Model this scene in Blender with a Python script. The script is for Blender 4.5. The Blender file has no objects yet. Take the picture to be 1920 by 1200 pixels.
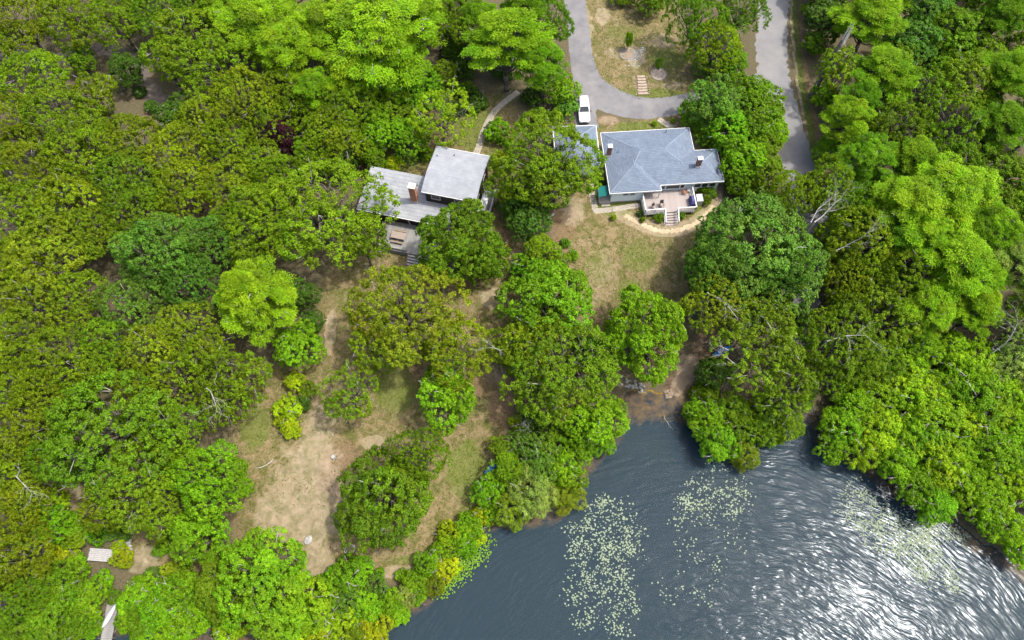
import bpy, bmesh, math, random
import numpy as np
from mathutils import Vector, Matrix
R_ = math.radians
sc = bpy.context.scene
COL = sc.collection

# ------------------------------------------------------------------ camera, sky, sun, exposure
CAM_Z, PITCH, FOC = 94.0, 66.0, 1333.0          # drone height above the pond, tilt below the horizon, focal length for a 1920 px wide frame
cam_d = bpy.data.cameras.new('camera'); cam = bpy.data.objects.new('camera', cam_d); COL.objects.link(cam)
cam.location = (0, 0, CAM_Z); cam.rotation_euler = (R_(90 - PITCH), 0, 0)
cam_d.sensor_width = 36; cam_d.lens = 36 * FOC / 1920; cam_d.clip_end = 3000; cam_d.clip_start = 1
sc.camera = cam
SUN_DIR = Vector((.5176, .03, 1.09)).normalized()
world = bpy.data.worlds.new('World'); sc.world = world; world.use_nodes = True
wn = world.node_tree; bg = wn.nodes['Background']
sky = wn.nodes.new('ShaderNodeTexSky'); sky.sky_type = 'NISHITA'; sky.sun_disc = False
sky.sun_elevation = math.asin(SUN_DIR.z); sky.sun_rotation = math.atan2(SUN_DIR.x, SUN_DIR.y)
sky.air_density = 1.0; sky.dust_density = 5.0; sky.ozone_density = 1.0
wn.links.new(sky.outputs[0], bg.inputs[0]); bg.inputs[1].default_value = 0.15
sun_d = bpy.data.lights.new('sun', 'SUN'); sun_d.energy = 2.1; sun_d.angle = R_(3); sun_d.color = (1, .955, .86)
sun = bpy.data.objects.new('sun', sun_d); COL.objects.link(sun)
sun.rotation_euler = SUN_DIR.to_track_quat('Z', 'Y').to_euler(); sun.location = SUN_DIR * 150
sc.view_settings.view_transform = 'Standard'; sc.view_settings.look = 'None'
sc.view_settings.exposure = 1.2; sc.view_settings.gamma = 1
sc.render.engine = 'CYCLES'
cy = sc.cycles
cy.max_bounces = 6; cy.diffuse_bounces = 3; cy.glossy_bounces = 2; cy.transmission_bounces = 3; cy.transparent_max_bounces = 6
cy.use_denoising = True; cy.sample_clamp_indirect = 6

# ------------------------------------------------------------------ materials
def mat(name, col, rough=.7, spec=.3, var=None, scale=1.0, bump=0.0, detail=4, metal=0.0, coord='Object'):
    m = bpy.data.materials.new(name); m.use_nodes = True
    nt = m.node_tree; b = nt.nodes['Principled BSDF']
    b.inputs['Roughness'].default_value = rough; b.inputs['Specular IOR Level'].default_value = spec; b.inputs['Metallic'].default_value = metal
    c = (*col, 1)
    if var is None:
        b.inputs['Base Color'].default_value = c
    else:
        tc = nt.nodes.new('ShaderNodeTexCoord'); n = nt.nodes.new('ShaderNodeTexNoise')
        n.inputs['Scale'].default_value = scale; n.inputs['Detail'].default_value = detail; n.inputs['Roughness'].default_value = .65
        nt.links.new(tc.outputs[coord], n.inputs['Vector'])
        r = nt.nodes.new('ShaderNodeValToRGB'); r.color_ramp.elements[0].position = .32; r.color_ramp.elements[1].position = .68
        r.color_ramp.elements[0].color = c; r.color_ramp.elements[1].color = (*var, 1)
        nt.links.new(n.outputs['Fac'], r.inputs[0]); nt.links.new(r.outputs[0], b.inputs['Base Color'])
        if bump:
            bp = nt.nodes.new('ShaderNodeBump'); bp.inputs['Strength'].default_value = bump; bp.inputs['Distance'].default_value = .05
            nt.links.new(n.outputs['Fac'], bp.inputs['Height']); nt.links.new(bp.outputs[0], b.inputs['Normal'])
    return m

def leaf_material():
    m = bpy.data.materials.new('leaf'); m.use_nodes = True
    nt = m.node_tree; b = nt.nodes['Principled BSDF']; out = nt.nodes['Material Output']
    oi = nt.nodes.new('ShaderNodeObjectInfo')
    at = nt.nodes.new('ShaderNodeAttribute'); at.attribute_name = 'tint'
    mul = nt.nodes.new('ShaderNodeMix'); mul.data_type = 'RGBA'; mul.blend_type = 'MULTIPLY'; mul.inputs[0].default_value = 1
    nt.links.new(oi.outputs['Color'], mul.inputs[6]); nt.links.new(at.outputs['Color'], mul.inputs[7])
    nt.links.new(mul.outputs[2], b.inputs['Base Color'])
    b.inputs['Roughness'].default_value = .55; b.inputs['Specular IOR Level'].default_value = .16
    tr = nt.nodes.new('ShaderNodeBsdfTranslucent')
    tm = nt.nodes.new('ShaderNodeMix'); tm.data_type = 'RGBA'; tm.blend_type = 'MULTIPLY'; tm.inputs[0].default_value = 1
    tm.inputs[7].default_value = (1.15, 1.35, .4, 1)
    nt.links.new(mul.outputs[2], tm.inputs[6]); nt.links.new(tm.outputs[2], tr.inputs['Color'])
    ms = nt.nodes.new('ShaderNodeMixShader'); ms.inputs[0].default_value = .36
    nt.links.new(b.outputs[0], ms.inputs[1]); nt.links.new(tr.outputs[0], ms.inputs[2]); nt.links.new(ms.outputs[0], out.inputs['Surface'])
    return m

def shingle_material(name, c1, c2, mortar, course=.16, width=.42, stain=None):
    m = bpy.data.materials.new(name); m.use_nodes = True
    nt = m.node_tree; b = nt.nodes['Principled BSDF']; b.inputs['Roughness'].default_value = .85; b.inputs['Specular IOR Level'].default_value = .2
    tc = nt.nodes.new('ShaderNodeTexCoord'); sp = nt.nodes.new('ShaderNodeSeparateXYZ'); nt.links.new(tc.outputs['Object'], sp.inputs[0])
    ad = nt.nodes.new('ShaderNodeMath'); ad.operation = 'ADD'; nt.links.new(sp.outputs[0], ad.inputs[0]); nt.links.new(sp.outputs[1], ad.inputs[1])
    cb = nt.nodes.new('ShaderNodeCombineXYZ'); nt.links.new(ad.outputs[0], cb.inputs[0]); nt.links.new(sp.outputs[2], cb.inputs[1])
    br = nt.nodes.new('ShaderNodeTexBrick'); nt.links.new(cb.outputs[0], br.inputs['Vector'])
    br.inputs['Scale'].default_value = 1; br.inputs['Brick Width'].default_value = width; br.inputs['Row Height'].default_value = course
    br.inputs['Mortar Size'].default_value = course * .09; br.inputs['Mortar Smooth'].default_value = .3
    br.inputs['Color1'].default_value = (*c1, 1); br.inputs['Color2'].default_value = (*c2, 1); br.inputs['Mortar'].default_value = (*mortar, 1)
    n = nt.nodes.new('ShaderNodeTexNoise'); n.inputs['Scale'].default_value = .7; n.inputs['Detail'].default_value = 6; n.inputs['Roughness'].default_value = .7
    nt.links.new(tc.outputs['Object'], n.inputs['Vector'])
    r = nt.nodes.new('ShaderNodeValToRGB'); r.color_ramp.elements[0].position = .3; r.color_ramp.elements[1].position = .72
    s = stain or (.72, .72, .74)
    r.color_ramp.elements[0].color = (*s, 1); r.color_ramp.elements[1].color = (1.08, 1.08, 1.08, 1)
    nt.links.new(n.outputs['Fac'], r.inputs[0])
    mul = nt.nodes.new('ShaderNodeMix'); mul.data_type = 'RGBA'; mul.blend_type = 'MULTIPLY'; mul.inputs[0].default_value = 1
    nt.links.new(br.outputs['Color'], mul.inputs[6]); nt.links.new(r.outputs[0], mul.inputs[7]); nt.links.new(mul.outputs[2], b.inputs['Base Color'])
    bp = nt.nodes.new('ShaderNodeBump'); bp.inputs['Strength'].default_value = .5; bp.inputs['Distance'].default_value = .02
    nt.links.new(br.outputs['Fac'], bp.inputs['Height']); bp.invert = True; nt.links.new(bp.outputs[0], b.inputs['Normal'])
    return m

M = {}
M['leaf'] = leaf_material()
M['bark'] = mat('bark', (.075, .065, .052), .9, .1, (.17, .155, .13), 3.0, .6)
M['twig'] = mat('twig', (.22, .21, .185), .9, .1, (.38, .365, .33), 2.0)
M['deadwood'] = mat('deadwood', (.22, .21, .19), .9, .1, (.42, .40, .37), 3.0, .5)
M['blueroof'] = shingle_material('blue_grey_shingle', (.118, .148, .195), (.152, .186, .236), (.080, .106, .145), .09, .45, (.86, .86, .88))
M['greyroof'] = shingle_material('silver_grey_shingle', (.245, .258, .278), (.27, .283, .303), (.205, .218, .238), .045, .9, (.74, .75, .77))
M['mintwall'] = mat('pale_clapboard', (.62, .70, .70), .7, .2, (.68, .75, .75), 2.5)
M['white'] = mat('white_paint', (.64, .64, .62), .6, .3, (.56, .56, .54), 3)
M['darkwall'] = shingle_material('dark_wood_shingle', (.045, .036, .032), (.085, .065, .055), (.02, .017, .015), .14, .2)
M['brick'] = shingle_material('chimney_brick', (.36, .135, .07), (.44, .19, .11), (.42, .33, .26), .075, .21)
M['darkbrick'] = shingle_material('dark_chimney_brick', (.17, .075, .055), (.24, .11, .085), (.25, .2, .17), .075, .21)
M['cap'] = mat('mortar_cap', (.62, .56, .48), .8, .2, (.5, .44, .37), 4)
M['metal'] = mat('galvanised', (.6, .62, .64), .35, .5, metal=.7)
M['glass'] = mat('window_glass', (.03, .035, .04), .08, .6)
M['deckgrey'] = mat('weathered_boards', (.165, .163, .16), .85, .15, (.25, .245, .235), 2.2)
M['decktan'] = mat('composite_boards', (.27, .235, .22), .8, .2, (.32, .285, .265), 1.6)
M['tanboards'] = mat('fresh_boards', (.52, .40, .26), .8, .2, (.60, .47, .32), 2)
M['darktread'] = mat('step_riser', (.16, .13, .125), .8, .2)
M['asphalt'] = mat('asphalt', (.115, .115, .124), .9, .2, (.185, .18, .18), .4, .15, 9)
M['roadasphalt'] = mat('road_asphalt', (.155, .155, .16), .9, .2, (.20, .198, .197), .4, .12, 10)
M['oldroad'] = mat('leaf_strewn_asphalt', (.075, .068, .062), .95, .1, (.15, .125, .105), 1.2, .2, 9)
M['concrete'] = mat('concrete', (.25, .225, .19), .9, .2, (.34, .31, .26), 1.3, .2, 8)
M['sand'] = mat('sandy_track', (.33, .255, .16), .95, .1, (.44, .35, .24), 1.2, .3, 8)
M['rock'] = mat('pale_rock', (.17, .165, .155), .9, .2, (.36, .355, .34), 4, .4)
M['gravel'] = mat('gravel', (.24, .19, .15), .95, .1, (.36, .30, .25), 3, .4, 10)
M['carpaint'] = mat('white_car_paint', (.82, .82, .82), .22, .5)
M['tyre'] = mat('tyre_rubber', (.02, .02, .02), .8, .2)
M['blackplastic'] = mat('dark_plastic', (.03, .03, .032), .5, .4)
M['navy'] = mat('navy_cover', (.035, .04, .13), .6, .3, (.06, .065, .2), 5)
M['blueplastic'] = mat('blue_kayak_plastic', (.0, .16, .46), .35, .5)
M['canoe'] = mat('canoe_hull', (.36, .385, .41), .35, .5)
M['tarp'] = mat('green_tarp', (.005, .10, .095), .6, .3, (.01, .14, .13), 3)
M['rust'] = mat('rusty_frame', (.30, .13, .07), .8, .2, (.2, .1, .06), 6)
M['cushion'] = mat('tan_cushion', (.26, .215, .185), .9, .1)
M['yellow'] = mat('yellow_plastic', (.75, .45, .02), .5, .4)
M['timber'] = mat('old_timber', (.17, .13, .09), .9, .1, (.26, .21, .16), 4)
M['siding_grey'] = mat('grey_painted_wood', (.25, .26, .28), .8, .2)
M['acgrey'] = mat('grey_sheet_metal', (.36, .38, .41), .6, .3)
M['lily'] = mat('lily_pad', (.15, .19, .11), .7, .1, (.235, .275, .185), .9)
M['whiteboard'] = mat('whitewashed_boards', (.27, .267, .27), .85, .2, (.37, .365, .365), 3)

# ------------------------------------------------------------------ helpers
def tag(o, label=None, cat=None, group=None, kind=None):
    if label: o['label'] = label
    if cat: o['category'] = cat
    if group: o['group'] = group
    if kind: o['kind'] = kind
    return o

def empty(name, loc, rz=0.0):
    o = bpy.data.objects.new(name, None); COL.objects.link(o); o.empty_display_size = .3
    o.location = loc; o.rotation_euler = (0, 0, rz); return o

class MB:
    """collects shapes into one mesh"""
    def __init__(s): s.v = []; s.f = []
    def add(s, v, f):
        k = len(s.v); s.v += [tuple(a) for a in v]; s.f += [tuple(i + k for i in q) for q in f]; return s
    def box(s, x0, x1, y0, y1, z0, z1, rz=0, piv=None):
        v = [(x0, y0, z0), (x1, y0, z0), (x1, y1, z0), (x0, y1, z0), (x0, y0, z1), (x1, y0, z1), (x1, y1, z1), (x0, y1, z1)]
        if rz:
            cx, cyy = piv or ((x0 + x1) / 2, (y0 + y1) / 2); c, n = math.cos(rz), math.sin(rz)
            v = [(cx + (a - cx) * c - (b - cyy) * n, cyy + (a - cx) * n + (b - cyy) * c, z) for a, b, z in v]
        return s.add(v, [(0, 3, 2, 1), (4, 5, 6, 7), (0, 1, 5, 4), (1, 2, 6, 5), (2, 3, 7, 6), (3, 0, 4, 7)])
    def bar(s, a, b, r0, r1=None, n=6):
        a = Vector(a); b = Vector(b); r1 = r0 if r1 is None else r1
        d = (b - a).normalized(); u = d.orthogonal().normalized(); w = d.cross(u)
        v = []
        for p, r in ((a, r0), (b, r1)):
            for i in range(n):
                t = 2 * math.pi * i / n; v.append(p + (u * math.cos(t) + w * math.sin(t)) * r)
        f = [(i, (i + 1) % n, n + (i + 1) % n, n + i) for i in range(n)] + [tuple(range(n))[::-1], tuple(range(n, 2 * n))]
        return s.add(v, f)
    def tube(s, pts, rad, n=5):
        for i in range(len(pts) - 1): s.bar(pts[i], pts[i + 1], rad[i], rad[i + 1], n)
        return s
    def prism(s, poly, z0, z1):
        k = len(poly); v = [(a, b, z0) for a, b in poly] + [(a, b, z1) for a, b in poly]
        return s.add(v, [tuple(range(k))[::-1], tuple(range(k, 2 * k))] + [(i, (i + 1) % k, k + (i + 1) % k, k + i) for i in range(k)])
    def blob(s, c, rx, ry, rz, rnd, n=7, m=4, jit=.18):
        v = [(c[0], c[1], c[2] - rz)]
        for j in range(1, m):
            ph = math.pi * j / m - math.pi / 2
            for i in range(n):
                t = 2 * math.pi * (i + .5 * (j % 2)) / n; k = 1 + rnd.uniform(-jit, jit)
                v.append((c[0] + rx * k * math.cos(ph) * math.cos(t), c[1] + ry * k * math.cos(ph) * math.sin(t), c[2] + rz * k * math.sin(ph)))
        v.append((c[0], c[1], c[2] + rz)); L = len(v) - 1
        f = [(0, 1 + (i + 1) % n, 1 + i) for i in range(n)]
        for j in range(m - 2):
            a = 1 + j * n; b = a + n
            f += [(a + i, a + (i + 1) % n, b + (i + 1) % n, b + i) for i in range(n)]
        a = 1 + (m - 2) * n
        f += [(a + i, a + (i + 1) % n, L) for i in range(n)]
        return s.add(v, f)
    def mesh(s, name):
        me = bpy.data.meshes.new(name); me.from_pydata(s.v, [], s.f); me.update(); return me
    def build(s, name, m, parent=None, smooth=False):
        me = s.mesh(name); me.materials.append(m if not isinstance(m, str) else M[m])
        if smooth: me.polygons.foreach_set('use_smooth', [True] * len(me.polygons))
        o = bpy.data.objects.new(name, me); COL.objects.link(o)
        if parent: o.parent = parent
        return o

def link_copy(name, me, loc=(0, 0, 0), rz=0, parent=None, scale=None, rot=None):
    o = bpy.data.objects.new(name, me); COL.objects.link(o); o.location = loc; o.rotation_euler = rot or (0, 0, rz)
    if scale: o.scale = scale if not isinstance(scale, (int, float)) else (scale,) * 3
    if parent: o.parent = parent
    return o

# survey: where a sight line of the drone's camera meets the plane at height z (used to take plan positions in metres from the photograph)
_cp, _sp = math.cos(R_(PITCH)), math.sin(R_(PITCH))
def plan(px, py, z=0.0):
    x = (px - 960) / FOC; v = (600 - py) / FOC
    t = (CAM_Z - z) / (_sp - v * _cp)
    return x * t, (_cp + v * _sp) * t, t

# ------------------------------------------------------------------ terrain
SHORE_PX = [(-60, 1195), (60, 1185), (130, 1172), (230, 1160), (350, 1180), (480, 1192), (600, 1192), (700, 1165), (785, 1115), (830, 1070), (850, 1010), (905, 975),
            (960, 965), (1040, 955), (1075, 915), (1090, 870), (1150, 805), (1172, 738), (1265, 742), (1285, 775), (1340, 790), (1420, 790), (1500, 770), (1512, 735),
            (1530, 770), (1560, 830), (1640, 870), (1690, 920), (1770, 955), (1830, 1010), (1900, 1050), (1990, 1100)]
shore = [plan(a, b, 0)[:2] for a, b in SHORE_PX]
shore = [(-400, -60), (-120, -12)] + shore + [(120, -10), (400, -60)]
POND = shore + [(400, -500), (-400, -500)]
PA = np.array(POND)
def sdf(X, Y):
    """+ on land, - in the pond"""
    d = np.full(X.shape, 1e9); ins = np.zeros(X.shape, bool)
    n = len(PA)
    for i in range(n):
        a = PA[i]; b = PA[(i + 1) % n]; e = b - a
        t = np.clip(((X - a[0]) * e[0] + (Y - a[1]) * e[1]) / (e @ e), 0, 1)
        d = np.minimum(d, np.hypot(X - a[0] - t * e[0], Y - a[1] - t * e[1]))
        c = ((a[1] > Y) != (b[1] > Y)) & (X < (b[0] - a[0]) * (Y - a[1]) / (b[1] - a[1] + 1e-12) + a[0])
        ins ^= c
    return np.where(ins, -d, d)
def sstep(a, b, x):
    t = np.clip((x - a) / (b - a), 0, 1); return t * t * (3 - 2 * t)
_rs = np.random.RandomState(7)
_wv = [(_rs.uniform(-1, 1), _rs.uniform(-1, 1), _rs.uniform(0, 6.28)) for _ in range(14)]
def lump(X, Y, s):
    z = np.zeros(np.shape(X))
    for k, (a, b, c) in enumerate(_wv): z = z + np.sin((a * X + b * Y) * s * (1 + k * .35) + c) / (1 + k * .25)
    return z / 3.5
def height(X, Y):
    X = np.asarray(X, float); Y = np.asarray(Y, float)
    d = sdf(X, Y) + lump(X, Y, .9) * .35
    land = .05 + .22 * sstep(0, 1.2, d) + 3.73 * sstep(.8, 25, d)
    sw = sstep(36, 44, X) * (1 - sstep(40, 52, Y + (X - 45) * .1)) * sstep(-.5, 2, d)        # swampy corner
    land = land * (1 - sw) + sw * (.02 + .22 * lump(X, Y, 1.0))
    water = -.05 - 1.6 * sstep(0, 5.5, -d)
    cx, cyy, _t = plan(1215, 765, 0); q = np.hypot((X - cx) / 4.2, (Y - cyy) / 3.2); water = water + (-.22 - water) * (1 - sstep(.5, 1.1, q + .2 * lump(X, Y, 1.6)))   # weedy shelf at the head of the cove
    z = np.where(d > 0, land, water)
    return z + .035 * lump(X, Y, 1.7) * sstep(2, 10, d)
def axis(lo, hi, step, far):
    fine = list(np.arange(lo, hi + 1e-6, step)); g = step; a = [lo]; b = [hi]
    while a[-1] > -far: g *= 1.35; a.append(a[-1] - g)
    g = step
    while b[-1] < far: g *= 1.35; b.append(b[-1] + g)
    return np.array(a[1:][::-1] + fine + b[1:])
GX = axis(-98, 98, .4, 900); GY = axis(-8, 110, .4, 900)
gx, gy = np.meshgrid(GX, GY)
GZ = height(gx, gy)
def gz(x, y):
    i = min(max(int(np.searchsorted(GX, x)) - 1, 0), len(GX) - 2); j = min(max(int(np.searchsorted(GY, y)) - 1, 0), len(GY) - 2)
    u = (x - GX[i]) / (GX[i + 1] - GX[i]); v = (y - GY[j]) / (GY[j + 1] - GY[j])
    return float((GZ[j, i] * (1 - u) + GZ[j, i + 1] * u) * (1 - v) + (GZ[j + 1, i] * (1 - u) + GZ[j + 1, i + 1] * u) * v)
def site(px, py, h=0.0):
    """plan position of a thing seen at this picture point, h metres above the ground"""
    z = 4.0
    for _ in range(8):
        x, y, t = plan(px, py, z + h); z = max(gz(x, y), 0.0)
    return x, y, z, t

def inpoly(X, Y, poly):
    ins = np.zeros(X.shape, bool); n = len(poly)
    for i in range(n):
        a = poly[i]; b = poly[(i + 1) % n]
        ins ^= ((a[1] > Y) != (b[1] > Y)) & (X < (b[0] - a[0]) * (Y - a[1]) / (b[1] - a[1] + 1e-12) + a[0])
    return ins
def soft_poly(px, soft=1.2):
    P = np.array([site(a, b)[:2] for a, b in px]); n = len(P)
    d = np.full(gx.shape, 1e9)
    for i in range(n):
        a = P[i]; b = P[(i + 1) % n]; e = b - a
        t = np.clip(((gx - a[0]) * e[0] + (gy - a[1]) * e[1]) / (e @ e), 0, 1)
        d = np.minimum(d, np.hypot(gx - a[0] - t * e[0], gy - a[1] - t * e[1]))
    s = np.where(inpoly(gx, gy, P), d, -d) + lump(gx, gy, 1.3) * .5
    return sstep(-soft, soft, s)
def blobmask(lst):
    m = np.zeros(gx.shape)
    for px, py, rx, ry, k in lst:
        x, y, z, t = site(px, py); a = rx * t / FOC; b = ry * t / FOC / .88
        q = np.hypot((gx - x) / a, (gy - y) / b) + lump(gx, gy, 1.9) * .16
        m = np.maximum(m, k * (1 - sstep(.45, 1.15, q)))
    return m
def linemask(lst):
    m = np.zeros(gx.shape)
    for pts, w, k in lst:
        P = [np.array(site(*q)[:2]) for q in pts]; d = np.full(gx.shape, 1e9)
        for p, q in zip(P[:-1], P[1:]):
            e = q - p; t = np.clip(((gx - p[0]) * e[0] + (gy - p[1]) * e[1]) / (e @ e), 0, 1); d = np.minimum(d, np.hypot(gx - p[0] - t * e[0], gy - p[1] - t * e[1]))
        m = np.maximum(m, k * (1 - sstep(.25 * w, .85 * w, d + lump(gx, gy, 2.3) * .12 * w)))
    return m
lawn = np.zeros(gx.shape)
for poly in ([(430, 790), (520, 680), (590, 600), (625, 480), (760, 462), (950, 380), (1000, 480), (985, 560), (940, 690), (955, 800), (905, 965), (800, 1045), (745, 1085), (600, 1115), (430, 1060), (450, 900)],
             [(1030, 330), (1112, 315), (1330, 320), (1345, 420), (1290, 560), (1180, 640), (1080, 610), (1040, 500)],
             [(1085, 0), (1085, -60), (1260, -60), (1270, 40), (1400, 150), (1380, 180), (1200, 186), (1125, 165), (1095, 80)],
             [(680, 300), (760, 235), (870, 190), (960, 160), (975, 320), (900, 420), (690, 330)],
             [(225, 1000), (300, 985), (420, 1040), (380, 1075), (250, 1070)],
             [(100, 880), (150, 880), (160, 960), (110, 960)], [(1110, 232), (1260, 215), (1350, 240), (1350, 330), (1110, 330)],
             [(1478, -60), (1500, -60), (1505, 60), (1518, 180), (1535, 260), (1552, 330), (1530, 330), (1500, 180), (1484, 60)]):
    lawn = np.maximum(lawn, soft_poly(poly))
green = blobmask([(875, 880, 45, 55, .75), (880, 965, 25, 25, .6), (740, 730, 60, 60, .45), (690, 840, 40, 20, .25), (480, 800, 40, 50, .5), (1120, 500, 40, 45, .35), (1200, 480, 50, 40, .4), (1180, 545, 40, 30, .4),
                  (1225, 175, 70, 14, .55), (1250, 110, 50, 30, .5), (1140, 170, 40, 10, .5), (1320, 150, 60, 16, .3), (1200, 240, 60, 16, .85), (1330, 270, 30, 40, .8), (890, 240, 60, 60, .6),
                  (760, 300, 60, 30, .5), (640, 560, 22, 30, .35), (665, 640, 25, 40, .35), (930, 300, 30, 30, .6), (1120, 370, 14, 30, .7), (1105, 60, 20, 40, .3), (1170, 60, 60, 25, .35), (1160, 400, 40, 10, .5), (780, 1050, 60, 12, .45), (560, 900, 60, 30, .2), (1315, 400, 30, 20, .6), (880, 760, 40, 30, .35)])
bare = blobmask([(560, 1000, 70, 60, .7), (575, 940, 120, 150, .42), (600, 800, 50, 60, .4), (1130, 520, 60, 80, .33), (590, 1060, 45, 35, .9), (590, 850, 50, 50, .55), (620, 620, 14, 50, .7), (650, 560, 16, 40, .3), (700, 500, 30, 20, .4), (925, 560, 30, 25, .7), (700, 830, 30, 16, .7), (755, 1075, 45, 14, .85),
                 (1075, 395, 34, 46, .45), (1100, 560, 30, 50, .35), (1190, 105, 22, 26, 1.0), (1100, 45, 14, 40, .8), (1130, 30, 20, 26, .6), (1240, 75, 40, 25, .4), (1150, 100, 25, 20, .4), (1260, 160, 40, 14, .4), (1195, 415, 40, 9, .5),
                 (1290, 690, 30, 35, .6), (1210, 745, 60, 12, .5), (270, 1050, 40, 30, .6), (930, 700, 30, 30, .4), (500, 960, 40, 50, .45), (1315, 290, 16, 16, .9), (1260, 232, 18, 8, .9), (140, 930, 16, 30, .5), (860, 930, 30, 40, .3)])
litter = blobmask([(1055, 420, 30, 40, .9), (1045, 480, 25, 30, .8), (940, 750, 30, 60, .7), (905, 720, 30, 30, .5), (940, 860, 18, 60, .7), (300, 210, 35, 40, .7), (640, 880, 60, 60, .6), (720, 1000, 90, 50, .35), (1230, 640, 70, 60, .5), (940, 460, 25, 50, .5),
                   (690, 320, 40, 20, .4), (1500, 570, 40, 40, .5), (840, 60, 60, 60, .6), (840, 520, 80, 30, .5), (1330, 640, 40, 30, .7), (760, 690, 60, 40, .5), (430, 1050, 40, 20, .5), (780, 200, 60, 40, .5)])
green = np.maximum(green, linemask([([(1488, -40), (1490, 60), (1504, 160), (1520, 240), (1532, 320)], 1.1, .8), ([(1105, 90), (1120, 140), (1150, 168), (1200, 183), (1300, 176)], .7, .5), ([(1112, 345), (1122, 388), (1190, 378)], 1.2, .5)]))
bare = np.maximum(bare, linemask([([(1290, 690), (1278, 712), (1268, 730)], 2.0, .62), ([(1165, 402), (1185, 412), (1210, 424), (1240, 433), (1270, 432), (1298, 422), (1320, 405), (1338, 385), (1345, 350)], 1.7, 1.0), ([(1085, 0), (1092, 40), (1099, 85), (1108, 125), (1124, 152), (1146, 177)], 1.0, .8),
    ([(1138, 172), (1152, 181), (1168, 183)], 1.0, 1.0), ([(1296, 255), (1308, 285), (1318, 310)], 1.2, .8), ([(1484, -40), (1484, 40), (1490, 110), (1500, 190), (1516, 270), (1526, 325)], .35, .8), ([(1168, 183), (1240, 190), (1330, 178)], .3, .5), ([(975, 400), (960, 480), (930, 560)], 1.5, .3)]))
litter = np.maximum(litter, linemask([([(1345, 630), (1310, 675), (1285, 705), (1262, 738)], 2.6, .8), ([(1497, -40), (1498, 40), (1506, 110), (1518, 190), (1534, 250), (1545, 325)], .8, .85), ([(1268, 216), (1275, 232), (1285, 240)], 1.0, .6)]))
gm = blobmask([(1140, 226, 30, 15, 1.0)]); bare = np.maximum(bare, gm * .42); litter = np.maximum(litter, gm * .6)
def ground_material():
    m = bpy.data.materials.new('ground_cover'); m.use_nodes = True
    nt = m.node_tree; b = nt.nodes['Principled BSDF']; b.inputs['Roughness'].default_value = .95; b.inputs['Specular IOR Level'].default_value = .1
    tc = nt.nodes.new('ShaderNodeTexCoord')
    def noise(s, d=6, r=.65):
        n = nt.nodes.new('ShaderNodeTexNoise'); n.inputs['Scale'].default_value = s; n.inputs['Detail'].default_value = d; n.inputs['Roughness'].default_value = r
        nt.links.new(tc.outputs['Object'], n.inputs['Vector']); return n.outputs['Fac']
    def ramp(fac, p0, c0, p1, c1):
        r = nt.nodes.new('ShaderNodeValToRGB'); e = r.color_ramp.elements; e[0].position = p0; e[0].color = (*c0, 1); e[1].position = p1; e[1].color = (*c1, 1)
        nt.links.new(fac, r.inputs[0]); return r.outputs[0]
    def mix(f, a, c):
        x = nt.nodes.new('ShaderNodeMix'); x.data_type = 'RGBA'; nt.links.new(f, x.inputs[0]); nt.links.new(a, x.inputs[6]); nt.links.new(c, x.inputs[7]); return x.outputs[2]
    def math_(op, a, c):
        x = nt.nodes.new('ShaderNodeMath'); x.operation = op; x.use_clamp = True
        for k, q in enumerate((a, c)):
            if isinstance(q, (int, float)): x.inputs[k].default_value = q
            else: nt.links.new(q, x.inputs[k])
        return x.outputs[0]
    at = nt.nodes.new('ShaderNodeAttribute'); at.attribute_name = 'cover'
    sp = nt.nodes.new('ShaderNodeSeparateColor'); nt.links.new(at.outputs['Color'], sp.inputs[0])
    nf, nm, nl = noise(5, 9, .75), noise(1.1, 9, .75), noise(.22, 7, .65)
    n2 = nt.nodes.new('ShaderNodeTexNoise'); n2.inputs['Scale'].default_value = .8; n2.inputs['Detail'].default_value = 9; n2.inputs['Roughness'].default_value = .72; n2.inputs['Distortion'].default_value = .8
    mp = nt.nodes.new('ShaderNodeMapping'); mp.inputs['Location'].default_value = (37, 11, 5); nt.links.new(tc.outputs['Object'], mp.inputs[0]); nt.links.new(mp.outputs[0], n2.inputs['Vector']); nb = n2.outputs['Fac']
    floor = mix(nm, ramp(nf, .35, (.06, .045, .033), .7, (.18, .135, .10)), ramp(nf, .3, (.04, .055, .016), .7, (.11, .10, .05)))
    dry = mix(ramp(nb, .41, (0, 0, 0), .59, (1, 1, 1)), ramp(nf, .3, (.110, .084, .042), .7, (.255, .195, .108)), ramp(nf, .3, (.040, .052, .012), .72, (.135, .128, .040)))
    pale = ramp(nf, .3, (.19, .152, .093), .7, (.29, .237, .155))
    dry = mix(ramp(nm, .56, (0, 0, 0), .70, (1, 1, 1)), dry, pale)
    grn = ramp(nf, .3, (.05, .088, .010), .72, (.125, .165, .028))
    snd = ramp(nm, .3, (.245, .195, .128), .7, (.39, .327, .242))
    lit = ramp(nf, .32, (.09, .058, .038), .7, (.24, .15, .10))
    def edge(k, w=.8):   # ragged edge to a patch
        e = math_('MULTIPLY', math_('ADD', math_('MULTIPLY', nb, .9), math_('MULTIPLY', nf, .5)), w)
        s = math_('SUBTRACT', math_('MULTIPLY', k, 2.3), e); return math_('MULTIPLY', s, 1.3)
    col = mix(at.outputs['Alpha'], floor, dry)
    col = mix(edge(sp.outputs[2]), col, lit)
    col = mix(edge(sp.outputs[0]), col, grn)
    col = mix(edge(sp.outputs[1], .95), col, snd)
    nt.links.new(col, b.inputs['Base Color'])
    bp = nt.nodes.new('ShaderNodeBump'); bp.inputs['Strength'].default_value = .8; bp.inputs['Distance'].default_value = .12
    nt.links.new(nf, bp.inputs['Height']); nt.links.new(bp.outputs[0], b.inputs['Normal'])
    return m
M['ground'] = ground_material()
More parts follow.
